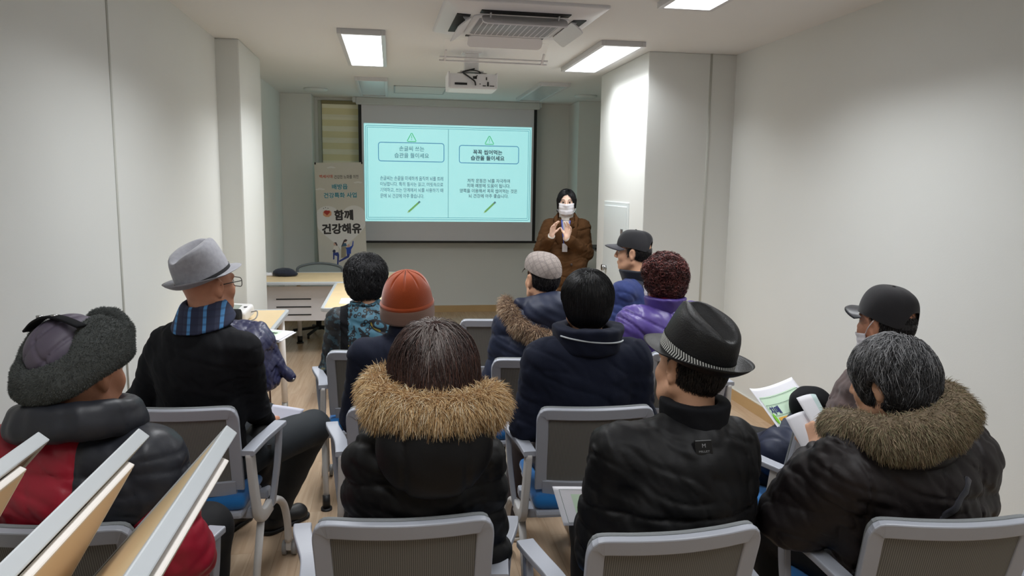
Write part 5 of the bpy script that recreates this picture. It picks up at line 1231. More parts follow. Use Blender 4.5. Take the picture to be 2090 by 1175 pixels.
# ---- F  long dark hair, black puffer, tan fur hood
Fw = person('woman with dark shoulder length hair and tan fur hood on black puffer', 0.045, 1.99, 2, (0.105, 1.94, 1.272), 2, S_mid, k=0.96, sw=0.124, eo=0.024, sx=-0.02)
jacket(Fw, F_blackshell, puff=0.02, pitch=0.098, amp=0.015, wr=0.008, wf=17, hw=0.155, ww=0.155, cw=0.16, sh=0.07, arm=(0.062, 0.055, 0.044), v=0.0055, ph=0.2)
s = Sculpt(); s.ell(Fw.N + (0, -0.125, 0.005), (0.145, 0.075, 0.125), 0, (-10, 0, 0)); s.ell(Fw.N + (0, -0.05, 0.06), (0.15, 0.09, 0.06), 0.04)
s.displace(lambda P: -0.006 * wob(P, 20, 2) + 0.006 * np.exp(-(((np.abs(P[:, 0] - Fw.N[0]) - 0.075) / 0.007) ** 2)) * (P[:, 2] < Fw.N[2] + 0.05), 0.009); V, F = s.mesh(0.006, 1); hd_ = add_mesh('hood', V, F, F_blackshell, Fw.root)
FUR_T = [mat('fur_amber', (202, 166, 118), 0.9), mat('fur_gold', (226, 200, 156), 0.9), mat('fur_umber', (146, 112, 76), 0.9), mat('fur_cream', (242, 228, 200), 0.85)]
fur_tube(Fw, [Fw.N + q for q in ((-0.135, 0.05, 0.142), (-0.145, -0.02, 0.128), (-0.12, -0.10, 0.112), (-0.06, -0.14, 0.106), (0.0, -0.145, 0.106), (0.06, -0.14, 0.104), (0.12, -0.10, 0.100), (0.145, -0.02, 0.096), (0.14, 0.05, 0.095))], [0.030, 0.036, 0.039, 0.037, 0.036, 0.037, 0.039, 0.036, 0.030], FUR_T, n=26000, length=0.036, r=0.0009, parent=hd_, down=(0, -0.25, -0.85), wts=[.42, .30, .16, .12], jit=0.38)
hair(Fw, lambda h: (h.ell((0, -0.016, 0.03), (0.098, 0.108, 0.108), 0), h.cone((0, -0.02, 0.01), (0, -0.035, -0.095), 0.105, 0.122, 0.04), h.keep((0, -0.9, 0.35), (0, 0.06, 0.0)), h.keep((0, 0, 1), (0, 0, -0.15), 0.02)), [hm_((58, 44, 42)), hm_((72, 52, 47)), hm_((96, 66, 57)), hm_((140, 130, 126))], n=15000, seg=7, step=0.015, r=0.0009, lift=0.009, jit=0.36, v=0.006, crown=(0.0, -0.02, 0.14), disp=(lambda P: -0.004 * wob(P * np.array([2.5, 2.5, 0.5]), 30), 0.005),
     colour=lambda Q: np.where((np.abs(Q[:, 0] - 0.0) < 0.022) & (Q[:, 2] > 0.10) & (RNG.random(len(Q)) < 0.75), 3, RNG.choice(3, len(Q), p=[.45, .38, .17])), down=1.6)
trousers(Fw, F_trblack); shoes(Fw, SH_black, SO_black)

# ---- J  plain navy jacket, black hair
Jm = person('dark haired man in plain navy jacket with white line on the collar', 0.752, 2.85, 0, (0.752, 2.83, 1.312), 2, S_mid, sw=0.178, nz=0.022, ankles={-1: (0.56, 3.33, 0.1)}, knees={-1: (0.60, 3.25, 0.53)})
jacket(Jm, F_navy, puff=0.004, wr=0.007, wf=14, hw=0.19, ww=0.19, cw=0.20, sh=0.075, arm=(0.078, 0.066, 0.048), v=0.006, ph=1.7)
collar(Jm, F_navy, r=0.102, h=0.038, t=0.030, dz=0.010, flare=0.008, wr=0.006)
b = MB(); c = Jm.N + np.array([0, 0, 0.016]); P = [c + np.array([0.1355 * math.cos(t_), 0.1475 * math.sin(t_), 0.004 - 0.012 * math.cos(t_)]) for t_ in np.linspace(math.radians(205), math.radians(335), 24)]; b.sweep(P, rrect(0.006, 0.006, 0.002, 2), 0); b.build('collar_piping', mat('piping_white', (190, 196, 200), 0.6), Jm.root)
hair(Jm, lambda h: (h.ell((0, -0.016, 0.03), (0.099, 0.109, 0.103), 0), h.ell((0, -0.035, -0.03), (0.078, 0.078, 0.07), 0.03), h.keep((0, -0.85, 0.5), (0, 0.065, 0.0)), h.keep((0, -0.35, 1), (0, -0.06, -0.084)), h.ell((-0.10, 0.0, -0.03), (0.035, 0.032, 0.045), 0.01, None, 's'), h.ell((0.10, 0.0, -0.03), (0.035, 0.032, 0.045), 0.01, None, 's')), H_black, n=14000, seg=7, step=0.013, r=0.0008, lift=0.004, jit=0.10, wts=[.5, .35, .15])
trousers(Jm, F_brown_tr); shoes(Jm, SH_cream, SO_white)

# ---- K  black cap, blue and mustard jacket, seen from the side
K = person('man in black cap seen in profile wearing blue and mustard jacket', 1.52, 4.45, -40, (1.462, 4.42, 1.365), -60, S_mid, sw=0.17)
jacket(K, [cloth('dark_navy', (34, 38, 50)), cloth('royal_blue', (44, 58, 110)), cloth('mustard', (158, 116, 56))], puff=0.008, wr=0.007, hw=0.185, ww=0.18, cw=0.19, sh=0.075, cls=lambda P: np.where(P[:, 2] < K.N[2] - 0.30 + 0.25 * P[:, 0], 2, np.where((P[:, 0] < -0.15) | (P[:, 0] > 0.15), 1, 0)), ph=0.6)
collar(K, cloth('dark_navy2', (30, 33, 42)), r=0.082, h=0.036, t=0.016, dz=0.018, flare=0.012, open_=0.04)
ball_cap(K, cloth('cap_black', (38, 38, 41), 0.85), cloth('visor_gray', (66, 66, 72), 0.8), tilt=(4, 0, 0), a=0.089, b=0.109)
hair(K, lambda h: h.ell((0, -0.016, 0.015), (0.0785, 0.094, 0.1), 0).keep((0, -0.9, 0.25), (0, 0.028, -0.02)).keep((0, 0.1, -1), (0, 0, 0.035)).keep((0, -0.25, 1), (0, -0.07, -0.085)), [hm_((30, 28, 28)), hm_((52, 50, 50))], n=3500, seg=3, step=0.006, r=0.0009, lift=0.003)
trousers(K, F_trblack); shoes(K, SH_black, SO_black)

# ---- L  curly auburn hair, purple puffer
Lw = person('woman with curly reddish brown hair in purple puffer jacket', 1.50, 3.72, -10, (1.40, 3.74, 1.275), -28, S_mid, k=0.95, sw=0.17)
def seamL(P):
    q = P - Lw.N; y_ = (q[:, 1] < 0.05); return 0.007 * y_ * (np.exp(-((q[:, 0] + 0.02) / 0.006) ** 2) * (q[:, 2] > -0.42) + np.exp(-((q[:, 2] + 0.10 - 0.5 * np.abs(q[:, 0] + 0.02)) / 0.006) ** 2) + np.exp(-((q[:, 2] + 0.24 - 0.9 * np.abs(q[:, 0] + 0.02)) / 0.006) ** 2))
jacket(Lw, F_purple, puff=0.034, wr=0.008, wf=15, hw=0.19, ww=0.19, cw=0.20, sh=0.085, arm=(0.08, 0.07, 0.05), seams=seamL, ph=1.1)
collar(Lw, F_purple, r=0.078, h=0.034, t=0.022, dz=0.03, flare=0.008, wr=0.004)
collar(Lw, mat('red_scarf', (150, 40, 60), 0.8), r=0.066, h=0.03, t=0.010, dz=0.05, flare=0.0, name='inner_collar')
s = Sculpt(); h = Framed(s, Lw.M, 0.95); h.ell((0, -0.02, 0.035), (0.118, 0.122, 0.112), 0); h.ell((0, -0.045, -0.03), (0.105, 0.09, 0.075), 0.03); h.keep((0, -0.85, 0.5), (0, 0.05, 0)); h.keep((0, -0.2, 1), (0, -0.06, -0.09))
s.displace(lambda P: -0.011 * wob(P, 50), 0.012); V, F = s.mesh(0.006, 1); n = 3000; P, N = sample(V, F, n); t1 = np.cross(N, RNG.normal(0, 1, (n, 3))); t1 /= np.linalg.norm(t1, axis=1)[:, None]; t2 = np.cross(N, t1); ph = RNG.random(n) * 6.28; L_ = 0.012 + 0.012 * RNG.random(n); R_ = 0.007 + 0.006 * RNG.random(n); tt = np.linspace(0, 1, 8)
paths = np.stack([P - N * 0.004 + N * (L_ * q ** 0.7)[:, None] + t1 * (R_ * np.cos(ph + 7.5 * q) - R_ * np.cos(ph))[:, None] + t2 * (R_ * np.sin(ph + 7.5 * q) - R_ * np.sin(ph))[:, None] for q in tt], 1)
HC = [hm_((54, 26, 26)), hm_((88, 42, 40)), hm_((126, 68, 62))]; sv, sf, sm = strand_mesh(paths, 0.0026, mi=RNG.choice(3, n, p=[.4, .4, .2])); fused('curly_hair', [(V, F, 0), (sv, sf, sm)], HC, Lw.root)
face_mask(Lw); trousers(Lw, F_trblack); shoes(Lw, SH_black, SO_black)

# ---- M  black fedora with chevron band, black padded jacket
Mm = person('man in black fedora with white chevron band and black padded jacket', 0.735, 1.90, -2, (0.825, 1.95, 1.268), -23, S_mid, roll=6, sw=0.148, eo=0.03, sx=-0.06, knees={-1: (0.66, 2.30, 0.52)}, ankles={-1: (0.64, 2.30, 0.1)})
def seamM(P):
    q = P[:, 2] - (Mm.N[2] - 0.19) ; q2 = P[:, 2] - (Mm.N[2] - 0.33) - 0.018 * np.abs(np.sin(P[:, 0] * 30)); q3 = P[:, 2] - (Mm.N[2] - 0.40)
    return 0.007 * (np.exp(-(q / 0.006) ** 2) + 0.7 * np.exp(-(q2 / 0.007) ** 2) + 0.8 * np.exp(-(q3 / 0.006) ** 2)) + 0.004 * np.exp(-((np.abs(P[:, 0]) - 0.20) / 0.008) ** 2)
jacket(Mm, F_blackshell, puff=0.024, wr=0.009, wf=15, hw=0.18, ww=0.18, cw=0.182, sh=0.075, arm=(0.075, 0.066, 0.05), v=0.0055, seams=seamM, ph=2.4)
collar(Mm, F_black, r=0.074, h=0.045, t=0.018, dz=0.03, flare=0.004, wr=0.004)
F_straw = mat('black_straw', (13, 13, 15), 0.5, bump=0.5, bscale=260, spec=0.4)
def chev():
    m = bpy.data.materials.new('chevron_band'); m.use_nodes = True; t = NT(m); sp = t.n('SeparateXYZ'); t.l(t.coord('UV'), sp.inputs[0])
    v_ = t.math('ABSOLUTE', t.math('SUBTRACT', sp.outputs[1], 0.5)); u_ = t.math('FRACT', t.math('ADD', t.math('MULTIPLY', sp.outputs[0], 84.0), t.math('MULTIPLY', v_, 1.5)))
    t.l(t.mix(t.math('GREATER_THAN', u_, 0.5), lin('#1b1b1c'), lin('#dcdcd6')), t.b.inputs['Base Color']); return m
fedora(Mm, F_straw, chev(), a=0.096, b=0.113, Hc=0.125, brim=0.048, off=(0, -0.014, 0.034), tilt=(18, 0, 0), slope=0.16, up=(-0.002, 0.010, 0.042), band_h=0.03, dent=0.036)
hair(Mm, lambda h: h.ell((0, -0.016, 0.012), (0.0795, 0.098, 0.1), 0).keep((0, -0.95, 0.3), (0, 0.005, -0.02)).keep((0, 0, -1), (0, 0, 0.045)).keep((0, -0.2, 1), (0, -0.07, -0.085)), [hm_((26, 24, 25)), hm_((44, 42, 42)), hm_((70, 62, 58))], n=5000, seg=3, step=0.006, r=0.0009, lift=0.003)
b = MB(); b.box((-0.025, -0.006, -0.02), (0.025, 0.0, 0.02), 0, 0.003); pc = back_y(Mm, Mm.N[0] - 0.03, Mm.N[2] - 0.012) + np.array([0, 0.001, 0]); lt = b.build('neck_label', mat('label_black', (16, 16, 17), 0.35), Mm.root); lt.location = pc.tolist(); lt.rotation_euler = (math.radians(-20), 0, 0)
for s_, w_, h_, z_ in (('M', 0.010, 0.010, 0.005), ('MILLET', 0.030, 0.005, -0.010)):
    V, F = text_mesh(s_, w_, h_, 0.01); add_mesh('label_lettering', V + np.array([0, -0.0068, z_]), F, mat('label_white', (130, 130, 132), 0.5), lt, smooth=False)
trousers(Mm, F_trblack); shoes(Mm, mat('gray_sneaker', (150, 148, 140), 0.6), SO_white)

# ---- N  black cap and mask by the right wall, brown jacket
N_ = person('man in black cap and white mask by the right wall', 1.70, 2.62, -42, (1.83, 2.52, 1.265), -19, S_old, sw=0.17, wrists={-1: (1.67, 2.74, 0.66), 1: (1.79, 2.80, 0.66)})
jacket(N_, cloth('brown_sweat', (88, 72, 70), 0.85), wr=0.007, wf=15, hw=0.185, ww=0.18, cw=0.19, sh=0.075, ph=0.3)
collar(N_, cloth('brown_sweat2', (82, 67, 65), 0.85), r=0.078, h=0.025, t=0.016, dz=0.0)
ball_cap(N_, cloth('cap_black2', (36, 35, 38), 0.85), mat('visor_shiny', (44, 44, 50), 0.4), tilt=(8, 0, 0), a=0.092, b=0.109, Hc=0.116, hole=True, visor=0.062)
hair(N_, lambda h: h.ell((0, -0.016, 0.015), (0.0785, 0.093, 0.1), 0).keep((0, -0.95, 0.3), (0, 0.0, -0.03)).keep((0, 0.2, -1), (0, 0, 0.07)).keep((0, -0.2, 1), (0, -0.07, -0.085)), [hm_((36, 34, 34)), hm_((60, 58, 58))], n=3000, seg=3, step=0.006, r=0.0009, lift=0.003)
face_mask(N_, 0.034); trousers(N_, F_trblack); shoes(N_, SH_black, SO_black)

# ---- O  gray hair, brown fur collar
O = person('gray haired woman with brown fur collar on dark brown padded coat', 1.445, 1.83, -10, (1.345, 1.82, 1.238), -30, S_mid, pitch=12, k=0.95, sw=0.19, sx=0.035, wrists={-1: (1.285, 2.03, 0.845)}, elbows={-1: (1.13, 1.86, 0.74)}, v=0.005,
           hands={-1: dict(f=(-0.05, 0.75, 0.55), n=(0.8, 0.3, -0.3), th=(0.5, -0.1, 0.8), curl=(1.1, 1.15, 1.2, 1.25), thumb=(0.7, 0.2, 0.6))})
def seamO(P):
    q = P - O.N; return 0.006 * (np.exp(-((q[:, 0] - 0.02 + 0.12 * q[:, 2] * 0) / 0.006) ** 2) * (q[:, 2] > -0.3) + np.exp(-((np.abs(q[:, 0]) - 0.165 - 0.15 * (q[:, 2] + 0.2)) / 0.006) ** 2))
jacket(O, F_mud, puff=0.03, pitch=0.16, amp=0.012, wr=0.009, wf=16, hw=0.21, ww=0.215, cw=0.215, sh=0.085, arm=(0.083, 0.074, 0.052), v=0.0055, seams=seamO, ph=1.9, cr=0.006)
FUR_O = [mat('fur_olive', (134, 118, 92), 0.9), mat('fur_taupe', (172, 152, 126), 0.9), mat('fur_deep', (104, 90, 72), 0.9), mat('fur_moss', (138, 134, 104), 0.9)]
s = Sculpt(); s.ell(O.N + (0, -0.03, 0.0), (0.15, 0.12, 0.07), 0); V, F = s.mesh(0.008, 1); hd_ = add_mesh('collar', V, F, F_mud, O.root)
fur_tube(O, [O.N + q for q in ((-0.125, 0.09, 0.035), (-0.138, 0.0, 0.045), (-0.112, -0.08, 0.05), (-0.05, -0.115, 0.06), (0.03, -0.12, 0.078), (0.10, -0.09, 0.098), (0.142, -0.02, 0.112), (0.137, 0.07, 0.12))], [0.042, 0.048, 0.05, 0.05, 0.05, 0.05, 0.047, 0.04], FUR_O, n=38000, length=0.026, r=0.0009, parent=hd_, down=(0.1, -0.2, -0.75), jit=0.25, out=0.7)
hair(O, lambda h: (h.ell((0, -0.018, 0.028), (0.1, 0.112, 0.106), 0), h.ell((0, -0.045, -0.02), (0.088, 0.075, 0.07), 0.03), h.keep((0, -0.9, 0.4), (0, 0.06, 0.0)), h.keep((0, -0.25, 1), (0, -0.06, -0.075)), h.ell((-0.10, -0.004, -0.022), (0.042, 0.036, 0.05), 0.01, None, 's')), [hm_((40, 40, 42)), hm_((66, 66, 68)), hm_((112, 112, 114)), hm_((150, 150, 152))], n=12000, seg=5, step=0.013, r=0.0010, lift=0.008, jit=0.42, crown=(0.02, -0.06, 0.12), disp=(lambda P: -0.005 * wob(P, 34), 0.006), colour=lambda Q: np.where(RNG.random(len(Q)) < np.clip(0.15 + 5.0 * Q[:, 2] + 2.5 * Q[:, 1], 0.08, 0.75), RNG.choice([2, 3], len(Q)), RNG.choice([0, 1], len(Q))))
b = MB(); P = np.array([back_y(O, O.N[0] + x_, O.N[2] + z_) for x_, z_ in zip(np.linspace(0.10, -0.17, 24), np.linspace(-0.06, -0.36, 24))]); b.sweep(P, rrect(0.022, 0.008, 0.003, 2), 0, up=(0, 1, 0)); b.build('shoulder_strap', cloth('strap_navy', (38, 38, 46)), O.root)
trousers(O, F_trblack); shoes(O, SH_tan, SO_black)

# ---- P  the presenter
Pz = person('standing woman in brown coat and white mask gesturing beside the screen', 1.665, 7.15, 194, (1.668, 7.13, 1.598), 194, S_fair, k=1.0, stand=True, sw=0.155, hip=(0, 0.0, 0.88), wrists={1: (1.478, 6.93, 1.165), -1: (1.628, 6.90, 1.15)}, elbows={1: (1.425, 7.10, 1.03), -1: (1.865, 7.12, 0.99)}, v=0.0042,
            hands={1: dict(f=(-0.18, 0.12, 1), n=(-0.8, 0.4, 0), th=(-0.5, -0.75, 0.2), curl=(0.25, 0.3, 0.35, 0.4), spread=0.12), -1: dict(f=(-0.18, 0.1, 1), n=(0.55, 0.7, 0), th=(0.7, -0.55, 0.2), curl=(0.25, 0.25, 0.3, 0.35), spread=0.14)})
jacket(Pz, F_coat, puff=0.010, wr=0.008, wf=17, cr=0.007, extra=lambda s: s.ell(Pz.N + (0, 0.15, -0.02), (0.05, 0.09, 0.15), 0.012, None, 's'), hw=0.175, ww=0.17, cw=0.175, dy=0.125, sh=0.07, arm=(0.075, 0.066, 0.052), skirt=0.52, name='coat', v=0.006, ph=0.8)
collar(Pz, cloth('white_knit', (214, 208, 202), 0.9), r=0.056, h=0.045, t=0.014, dz=0.045, flare=-0.004, name='turtleneck', dyc=0.012, v=0.005)
s = Sculpt(); s.ell(Pz.N + (0, 0.072, -0.10), (0.055, 0.03, 0.12), 0); V, F = s.mesh(0.006, 1); add_mesh('turtleneck_front', V, F, mat('white_knit2', (208, 202, 198), 0.9), Pz.root)
for q in (-1, 1):   # notched lapel
    s = Sculpt(); s.chain([Pz.N + (q * 0.075, -0.01, 0.06), Pz.N + (q * 0.10, 0.07, 0.015), Pz.N + (q * 0.095, 0.125, -0.06)], (0.014, 0.018, 0.016), 0.015); s.ell(Pz.N + (q * 0.085, 0.105, -0.055), (0.045, 0.012, 0.05), 0.01, (-20, q * -25, q * -28)); s.ell(Pz.N + (q * 0.062, 0.137, -0.17), (0.042, 0.011, 0.115), 0.005, (-6, q * 20, q * -18)); V, F = s.mesh(0.006, 1); add_mesh('lapel', V, F, F_coat, Pz.root)
    a_ = unit(Pz.W[q] - Pz.E[q]); b = MB(); b.tube([Pz.W[q] - a_ * 0.05, Pz.W[q] + a_ * 0.022], 0.0335, 0, 14); b.build('knit_cuff', mat('white_knit3', (204, 196, 188), 0.9), Pz.root)
b = MB(); b.sweep(bez([Pz.N + q for q in ((0.05, 0.03, 0.05), (0.035, 0.12, -0.05), (0.02, 0.163, -0.17), (0.012, 0.168, -0.22))], 6), rrect(0.014, 0.003, 0.001, 1), 0, up=(0, 1, 0)); b.sweep(bez([Pz.N + q for q in ((-0.05, 0.03, 0.05), (-0.03, 0.12, -0.05), (-0.004, 0.163, -0.17), (0.0, 0.168, -0.22))], 6), rrect(0.014, 0.003, 0.001, 1), 0, up=(0, 1, 0)); b.box(Pz.N + (-0.02, 0.166, -0.30), Pz.N + (0.03, 0.172, -0.22), 1, 0.002); b.build('lanyard', [mat('lanyard_blue', (70, 84, 160), 0.6), mat('badge_white', (212, 212, 220), 0.4)], Pz.root)
b = MB()
for q, z in ((0.05, -0.42), (-0.07, -0.42), (0.05, -0.53), (-0.07, -0.53)): c = np.array((q, 0.145, Pz.N[2] + z)); b.cyl(c, c + (0, 0.03, 0), 0.013)
b.build('coat_button', mat('brown_button', (52, 34, 22), 0.4), Pz.root)
hair(Pz, lambda h: (h.ell((0, -0.016, 0.03), (0.088, 0.103, 0.103), 0), h.ell((0, -0.05, -0.03), (0.07, 0.06, 0.07), 0.03), h.cone((0.078, 0.02, 0.03), (0.078, 0.0, -0.075), 0.014, 0.008, 0.02), h.cone((-0.078, 0.02, 0.03), (-0.080, 0.0, -0.045), 0.013, 0.007, 0.02), h.ell((0, 0.10, -0.03), (0.072, 0.10, 0.115), 0.01, None, 's')), H_black, n=8000, seg=6, step=0.014, r=0.0008, lift=0.003, jit=0.1, crown=(-0.02, 0.03, 0.125), v=0.0055)
for q in (-1, 1):
    b = MB(); b.tube([Pz.head.p(c_) for c_ in ((q * 0.016, 0.0945, 0.026), (q * 0.032, 0.094, 0.031), (q * 0.048, 0.085, 0.026))], 0.0028 * 1, 0, 8); b.build('eyebrow', H_black[1], Pz.root)
face_mask(Pz); trousers(Pz, F_trblack); shoes(Pz, SH_black, SO_black)
# ------------------------------------------------------------------ papers, coats, bags and small things
M_paper = mat('paper_white', (232, 232, 238), 0.7); M_pgreen = mat('leaflet_green', (206, 232, 206), 0.7); M_leaf = mat('leaf_green', (132, 204, 52), 0.7); M_pline = mat('leaflet_line', (90, 110, 100), 0.7); M_pnavy = mat('leaflet_navy', (48, 52, 120), 0.7); M_porange = mat('leaflet_orange', (226, 170, 70), 0.7); M_pgray = mat('sheet_gray', (206, 206, 220), 0.7)
paper('paper_sheet', [(-0.53, 3.36, 0.665), (-0.405, 3.44, 0.615), (-0.455, 3.33, 0.515), (-0.575, 3.28, 0.555)], M_pgray, 'plain white sheet in the right hand of the gray fedora man', curl=0.006)
# leaflet on the capped man's knees
lf, at_ = paper('leaflet', [(1.442, 2.80, 0.835), (1.70, 2.93, 0.842), (1.78, 2.70, 0.66), (1.54, 2.60, 0.64)], [M_paper, M_pgreen], 'large leaflet with green panel on the lap of the capped man in mask', 'leaflets', curl=-0.03, n=20, cls=lambda u, w, b_: 1 if (0.08 < u < 0.96 and 0.17 < w and not b_) else 0)
def print_on(obj, at, s, u0, u1, w0, w1, m, bold=0.03, e=0.0022):
    V, F = text_mesh(s, 1, 1, bold); u = u0 + (V[:, 0] + 0.5) * (u1 - u0); w = w1 - (V[:, 2] + 0.5) * (w1 - w0); add_mesh('lettering', np.array([at(a_, b_, e) for a_, b_ in zip(u, w)]), F, m, obj, smooth=False)
def print_box(obj, at, pts, m, e=0.0018, nm='printed_shape'): add_mesh(nm, np.array([at(a_, b_, e) for a_, b_ in pts]), [list(range(len(pts)))[::-1]], m, obj, smooth=False)
def print_line(obj, at, u0, u1, w0, w1, m, t=0.006):
    V = []; F = []
    for q in ((u0, w0, u1, w0 + t), (u0, w1 - t, u1, w1), (u0, w0, u0 + t, w1), (u1 - t, w0, u1, w1)):
        for i in range(6):
            a0 = q[0] + (q[2] - q[0]) * i / 6; a1 = q[0] + (q[2] - q[0]) * (i + 1) / 6; k_ = len(V); V += [at(a0, q[1], 0.002), at(a1, q[1], 0.002), at(a1, q[3], 0.002), at(a0, q[3], 0.002)]; F.append([k_ + 3, k_ + 2, k_ + 1, k_])
    add_mesh('printed_frame', np.array(V), F, m, obj, smooth=False)
print_line(lf, at_, 0.08, 0.96, 0.17, 0.99, M_pline); print_line(lf, at_, 0.13, 0.90, 0.29, 0.47, M_pline); print_on(lf, at_, '치매', 0.16, 0.42, 0.315, 0.445, M_pnavy, 0.018)
print_box(lf, at_, [(0.24, 0.50), (0.60, 0.50), (0.60, 0.55), (0.24, 0.55)], M_porange); print_box(lf, at_, [(0.15 + 0.045 * math.cos(q), 0.51 + 0.08 * math.sin(q)) for q in np.linspace(0, 2 * PI, 14, endpoint=False)], M_leaf, 0.0024, 'printed_leaf')
# leaflet held by the gray haired woman
hl, at2 = paper('leaflet', [(1.275, 2.16, 0.985), (1.36, 2.19, 0.985), (1.40, 2.06, 0.83), (1.315, 2.03, 0.855)], [M_paper, mat('leaflet_teal', (196, 216, 216), 0.7)], 'folded leaflet in the hand of the gray haired woman', 'leaflets', curl=0.012, cls=lambda u, w, b_: 1 if (u > 0.55 and w < 0.7 and not b_) else 0)
hl2, _ = paper('leaflet', [(1.225, 2.13, 0.93), (1.31, 2.15, 0.945), (1.33, 2.07, 0.86), (1.245, 2.05, 0.85)], [M_paper, M_pgreen], 'lower white leaflet under the folded one in the gray haired woman\'s hand', 'leaflets', curl=0.012, cls=lambda u, w, b_: 1 if (u > 0.6 and w > 0.4 and not b_) else 0)
ml, at3 = paper('leaflet', [(0.522, 2.34, 0.652), (0.70, 2.34, 0.64), (0.73, 2.28, 0.53), (0.548, 2.27, 0.545)], [M_paper, M_pgreen], 'leaflet with green leaves poking out beside the black fedora man', 'leaflets', curl=0.004, cls=lambda u, w, b_: 1 if (u > 0.32 and 0.15 < w < 0.9 and not b_) else 0)
print_line(ml, at3, 0.10, 0.95, 0.08, 0.94, M_pline, 0.008)
for c_, a_ in (((0.40, 0.60), 0.6), ((0.42, 0.80), -0.2), ((0.52, 0.55), 1.3), ((0.36, 0.75), 0.2)): print_box(ml, at3, [(c_[0] + 0.07 * math.cos(q) * math.cos(a_) - 0.03 * math.sin(q) * math.sin(a_), c_[1] + 0.12 * math.cos(q) * math.sin(a_) + 0.05 * math.sin(q) * math.cos(a_)) for q in np.linspace(0, 2 * PI, 12, endpoint=False)], M_leaf, 0.0024, 'printed_leaf')
# on the near table
for i, (dx, lab) in enumerate(((0.0, 'lowest'), (0.01, 'middle'), (-0.004, 'topmost'))):
    z = 0.7215 + 0.006 * i; q, at4 = paper('paper_stack_sheet' if False else 'booklet', [(-0.80 + dx, 4.80, z), (-0.60 + dx, 4.70, z), (-0.655 + dx, 4.44, z), (-0.84 + dx, 4.52, z)], [M_paper, M_pgreen], lab + ' booklet of the pile overhanging the table end by the navy coat', 'booklets on the table', t=0.004, cls=(lambda u, w, b_: 1 if (0.12 < u < 0.75 and 0.12 < w < 0.9 and not b_) else 0) if i == 2 else (lambda u, w, b_: 0))
    if i == 2: print_on(q, at4, '치매예방', 0.25, 0.65, 0.3, 0.45, mat('booklet_ink', (70, 90, 70), 0.7), 0.012)
bk, _ = paper('notebook', [(-0.92, 4.83, 0.738), (-0.80, 4.80, 0.746), (-0.80, 4.50, 0.746), (-0.93, 4.52, 0.738)], mat('notebook_gray', (120, 116, 114), 0.5), 'dark gray notebook on the booklets beside the navy coat', t=0.012, cat='notebook')
hb = empty('handbag', (-0.775, 4.42, 0.721), 8, 'brown handbag with long straps half under the navy coat', 'handbag'); b = MB(); b.box((-0.10, -0.05, 0), (0.07, 0.08, 0.055), 0, 0.015); b.build('bag_body', mat('bag_brown', (74, 56, 48), 0.5), hb)
b = MB()
for x_, y_ in ((0.012, -0.11), (0.085, -0.06)): b.sweep(bez([(x_ - 0.02, y_ + 0.06, 0.05), (x_, y_, 0.0), (x_, y_ - 0.005, -0.22), (x_ + 0.004, y_ - 0.002, -0.45)], 6), rrect(0.008, 0.014, 0.003, 2), 0, up=(0, 1, 0)); b.cyl((x_, y_ - 0.012, -0.17), (x_, y_ + 0.004, -0.17), 0.013, 1)
b.build('strap', [mat('strap_brown', (84, 52, 40), 0.5), M_steel], hb)
bp = empty('blood_pressure_monitor', (-1.03, 5.22, 0.72), 20, 'white blood pressure monitor with a hose on the left wall table', 'blood pressure monitor')
s = Sculpt(); s.box((0, 0, 0.045), (0.085, 0.075, 0.04), 0.022, 0, (18, 0, 0)); s.fn(lambda P: -P[:, 2] + 0.001, 0.003, 'i'); V, F = s.mesh(0.006, 1); add_mesh('monitor_body', V, F, M_white, bp)
b = MB(); b.box((-0.055, -0.04, 0.083), (0.02, 0.045, 0.087), 0, 0.001, Matrix.Rotation(math.radians(18), 4, 'X')); b.build('display', mat('lcd', (150, 158, 150), 0.3), bp); b = MB(); b.cyl((0.055, 0.0, 0.08), (0.055, 0.0, 0.09), 0.012); b.build('start_button', mat('btn', (70, 72, 76), 0.5), bp)
b = MB(); b.tube(bez([(0.08, 0.02, 0.05), (0.14, 0.0, 0.06), (0.16, -0.08, 0.02), (0.06, -0.14, 0.01), (-0.03, -0.16, 0.03)], 6), 0.004); b.build('air_hose', mat('hose', (130, 130, 132), 0.5), bp)
cf = empty('arm_cuff', (-1.06, 5.03, 0.722), 10, 'black arm cuff with white patch lying before the monitor', 'cuff'); b = MB(); b.sweep([(-0.075, 0, 0.05), (0.075, 0, 0.05)], rrect(0.11, 0.10, 0.045, 4), 0, up=(0, 0, 1)); b.build('cuff_sleeve', F_black, cf); b = MB(); b.box((-0.045, -0.06, 0.02), (0.05, -0.0555, 0.068)); b.build('cuff_patch', M_paper, cf)
# navy quilted coat draped over the table end
ct = empty('navy_coat', (-0.80, 4.30, 0.72), 0, 'navy quilted coat draped over the end of the left wall table', 'coat')
s = Sculpt(); s.ell((-0.10, -0.02, 0.06), (0.19, 0.15, 0.085), 0); s.ell((0.03, -0.06, 0.04), (0.11, 0.10, 0.07), 0.05); s.cone((-0.12, 0.02, 0.11), (0.06, 0.02, 0.10), 0.05, 0.045, 0.04)
s.box((0.09, -0.10, -0.06), (0.05, 0.10, 0.15), 0.04, 0.05, (0, -8, -12)); s.cone((0.05, -0.08, 0.06), (0.12, -0.10, -0.165), 0.055, 0.042, 0.04); s.cone((0.09, -0.02, 0.05), (0.16, -0.04, -0.08), 0.05, 0.04, 0.03); s.cone((0.16, -0.04, -0.08), (0.235, -0.06, -0.155), 0.038, 0.032, 0.02); s.box((0.105, -0.12, -0.14), (0.035, 0.07, 0.065), 0.03, 0.03, (0, -10, -14))
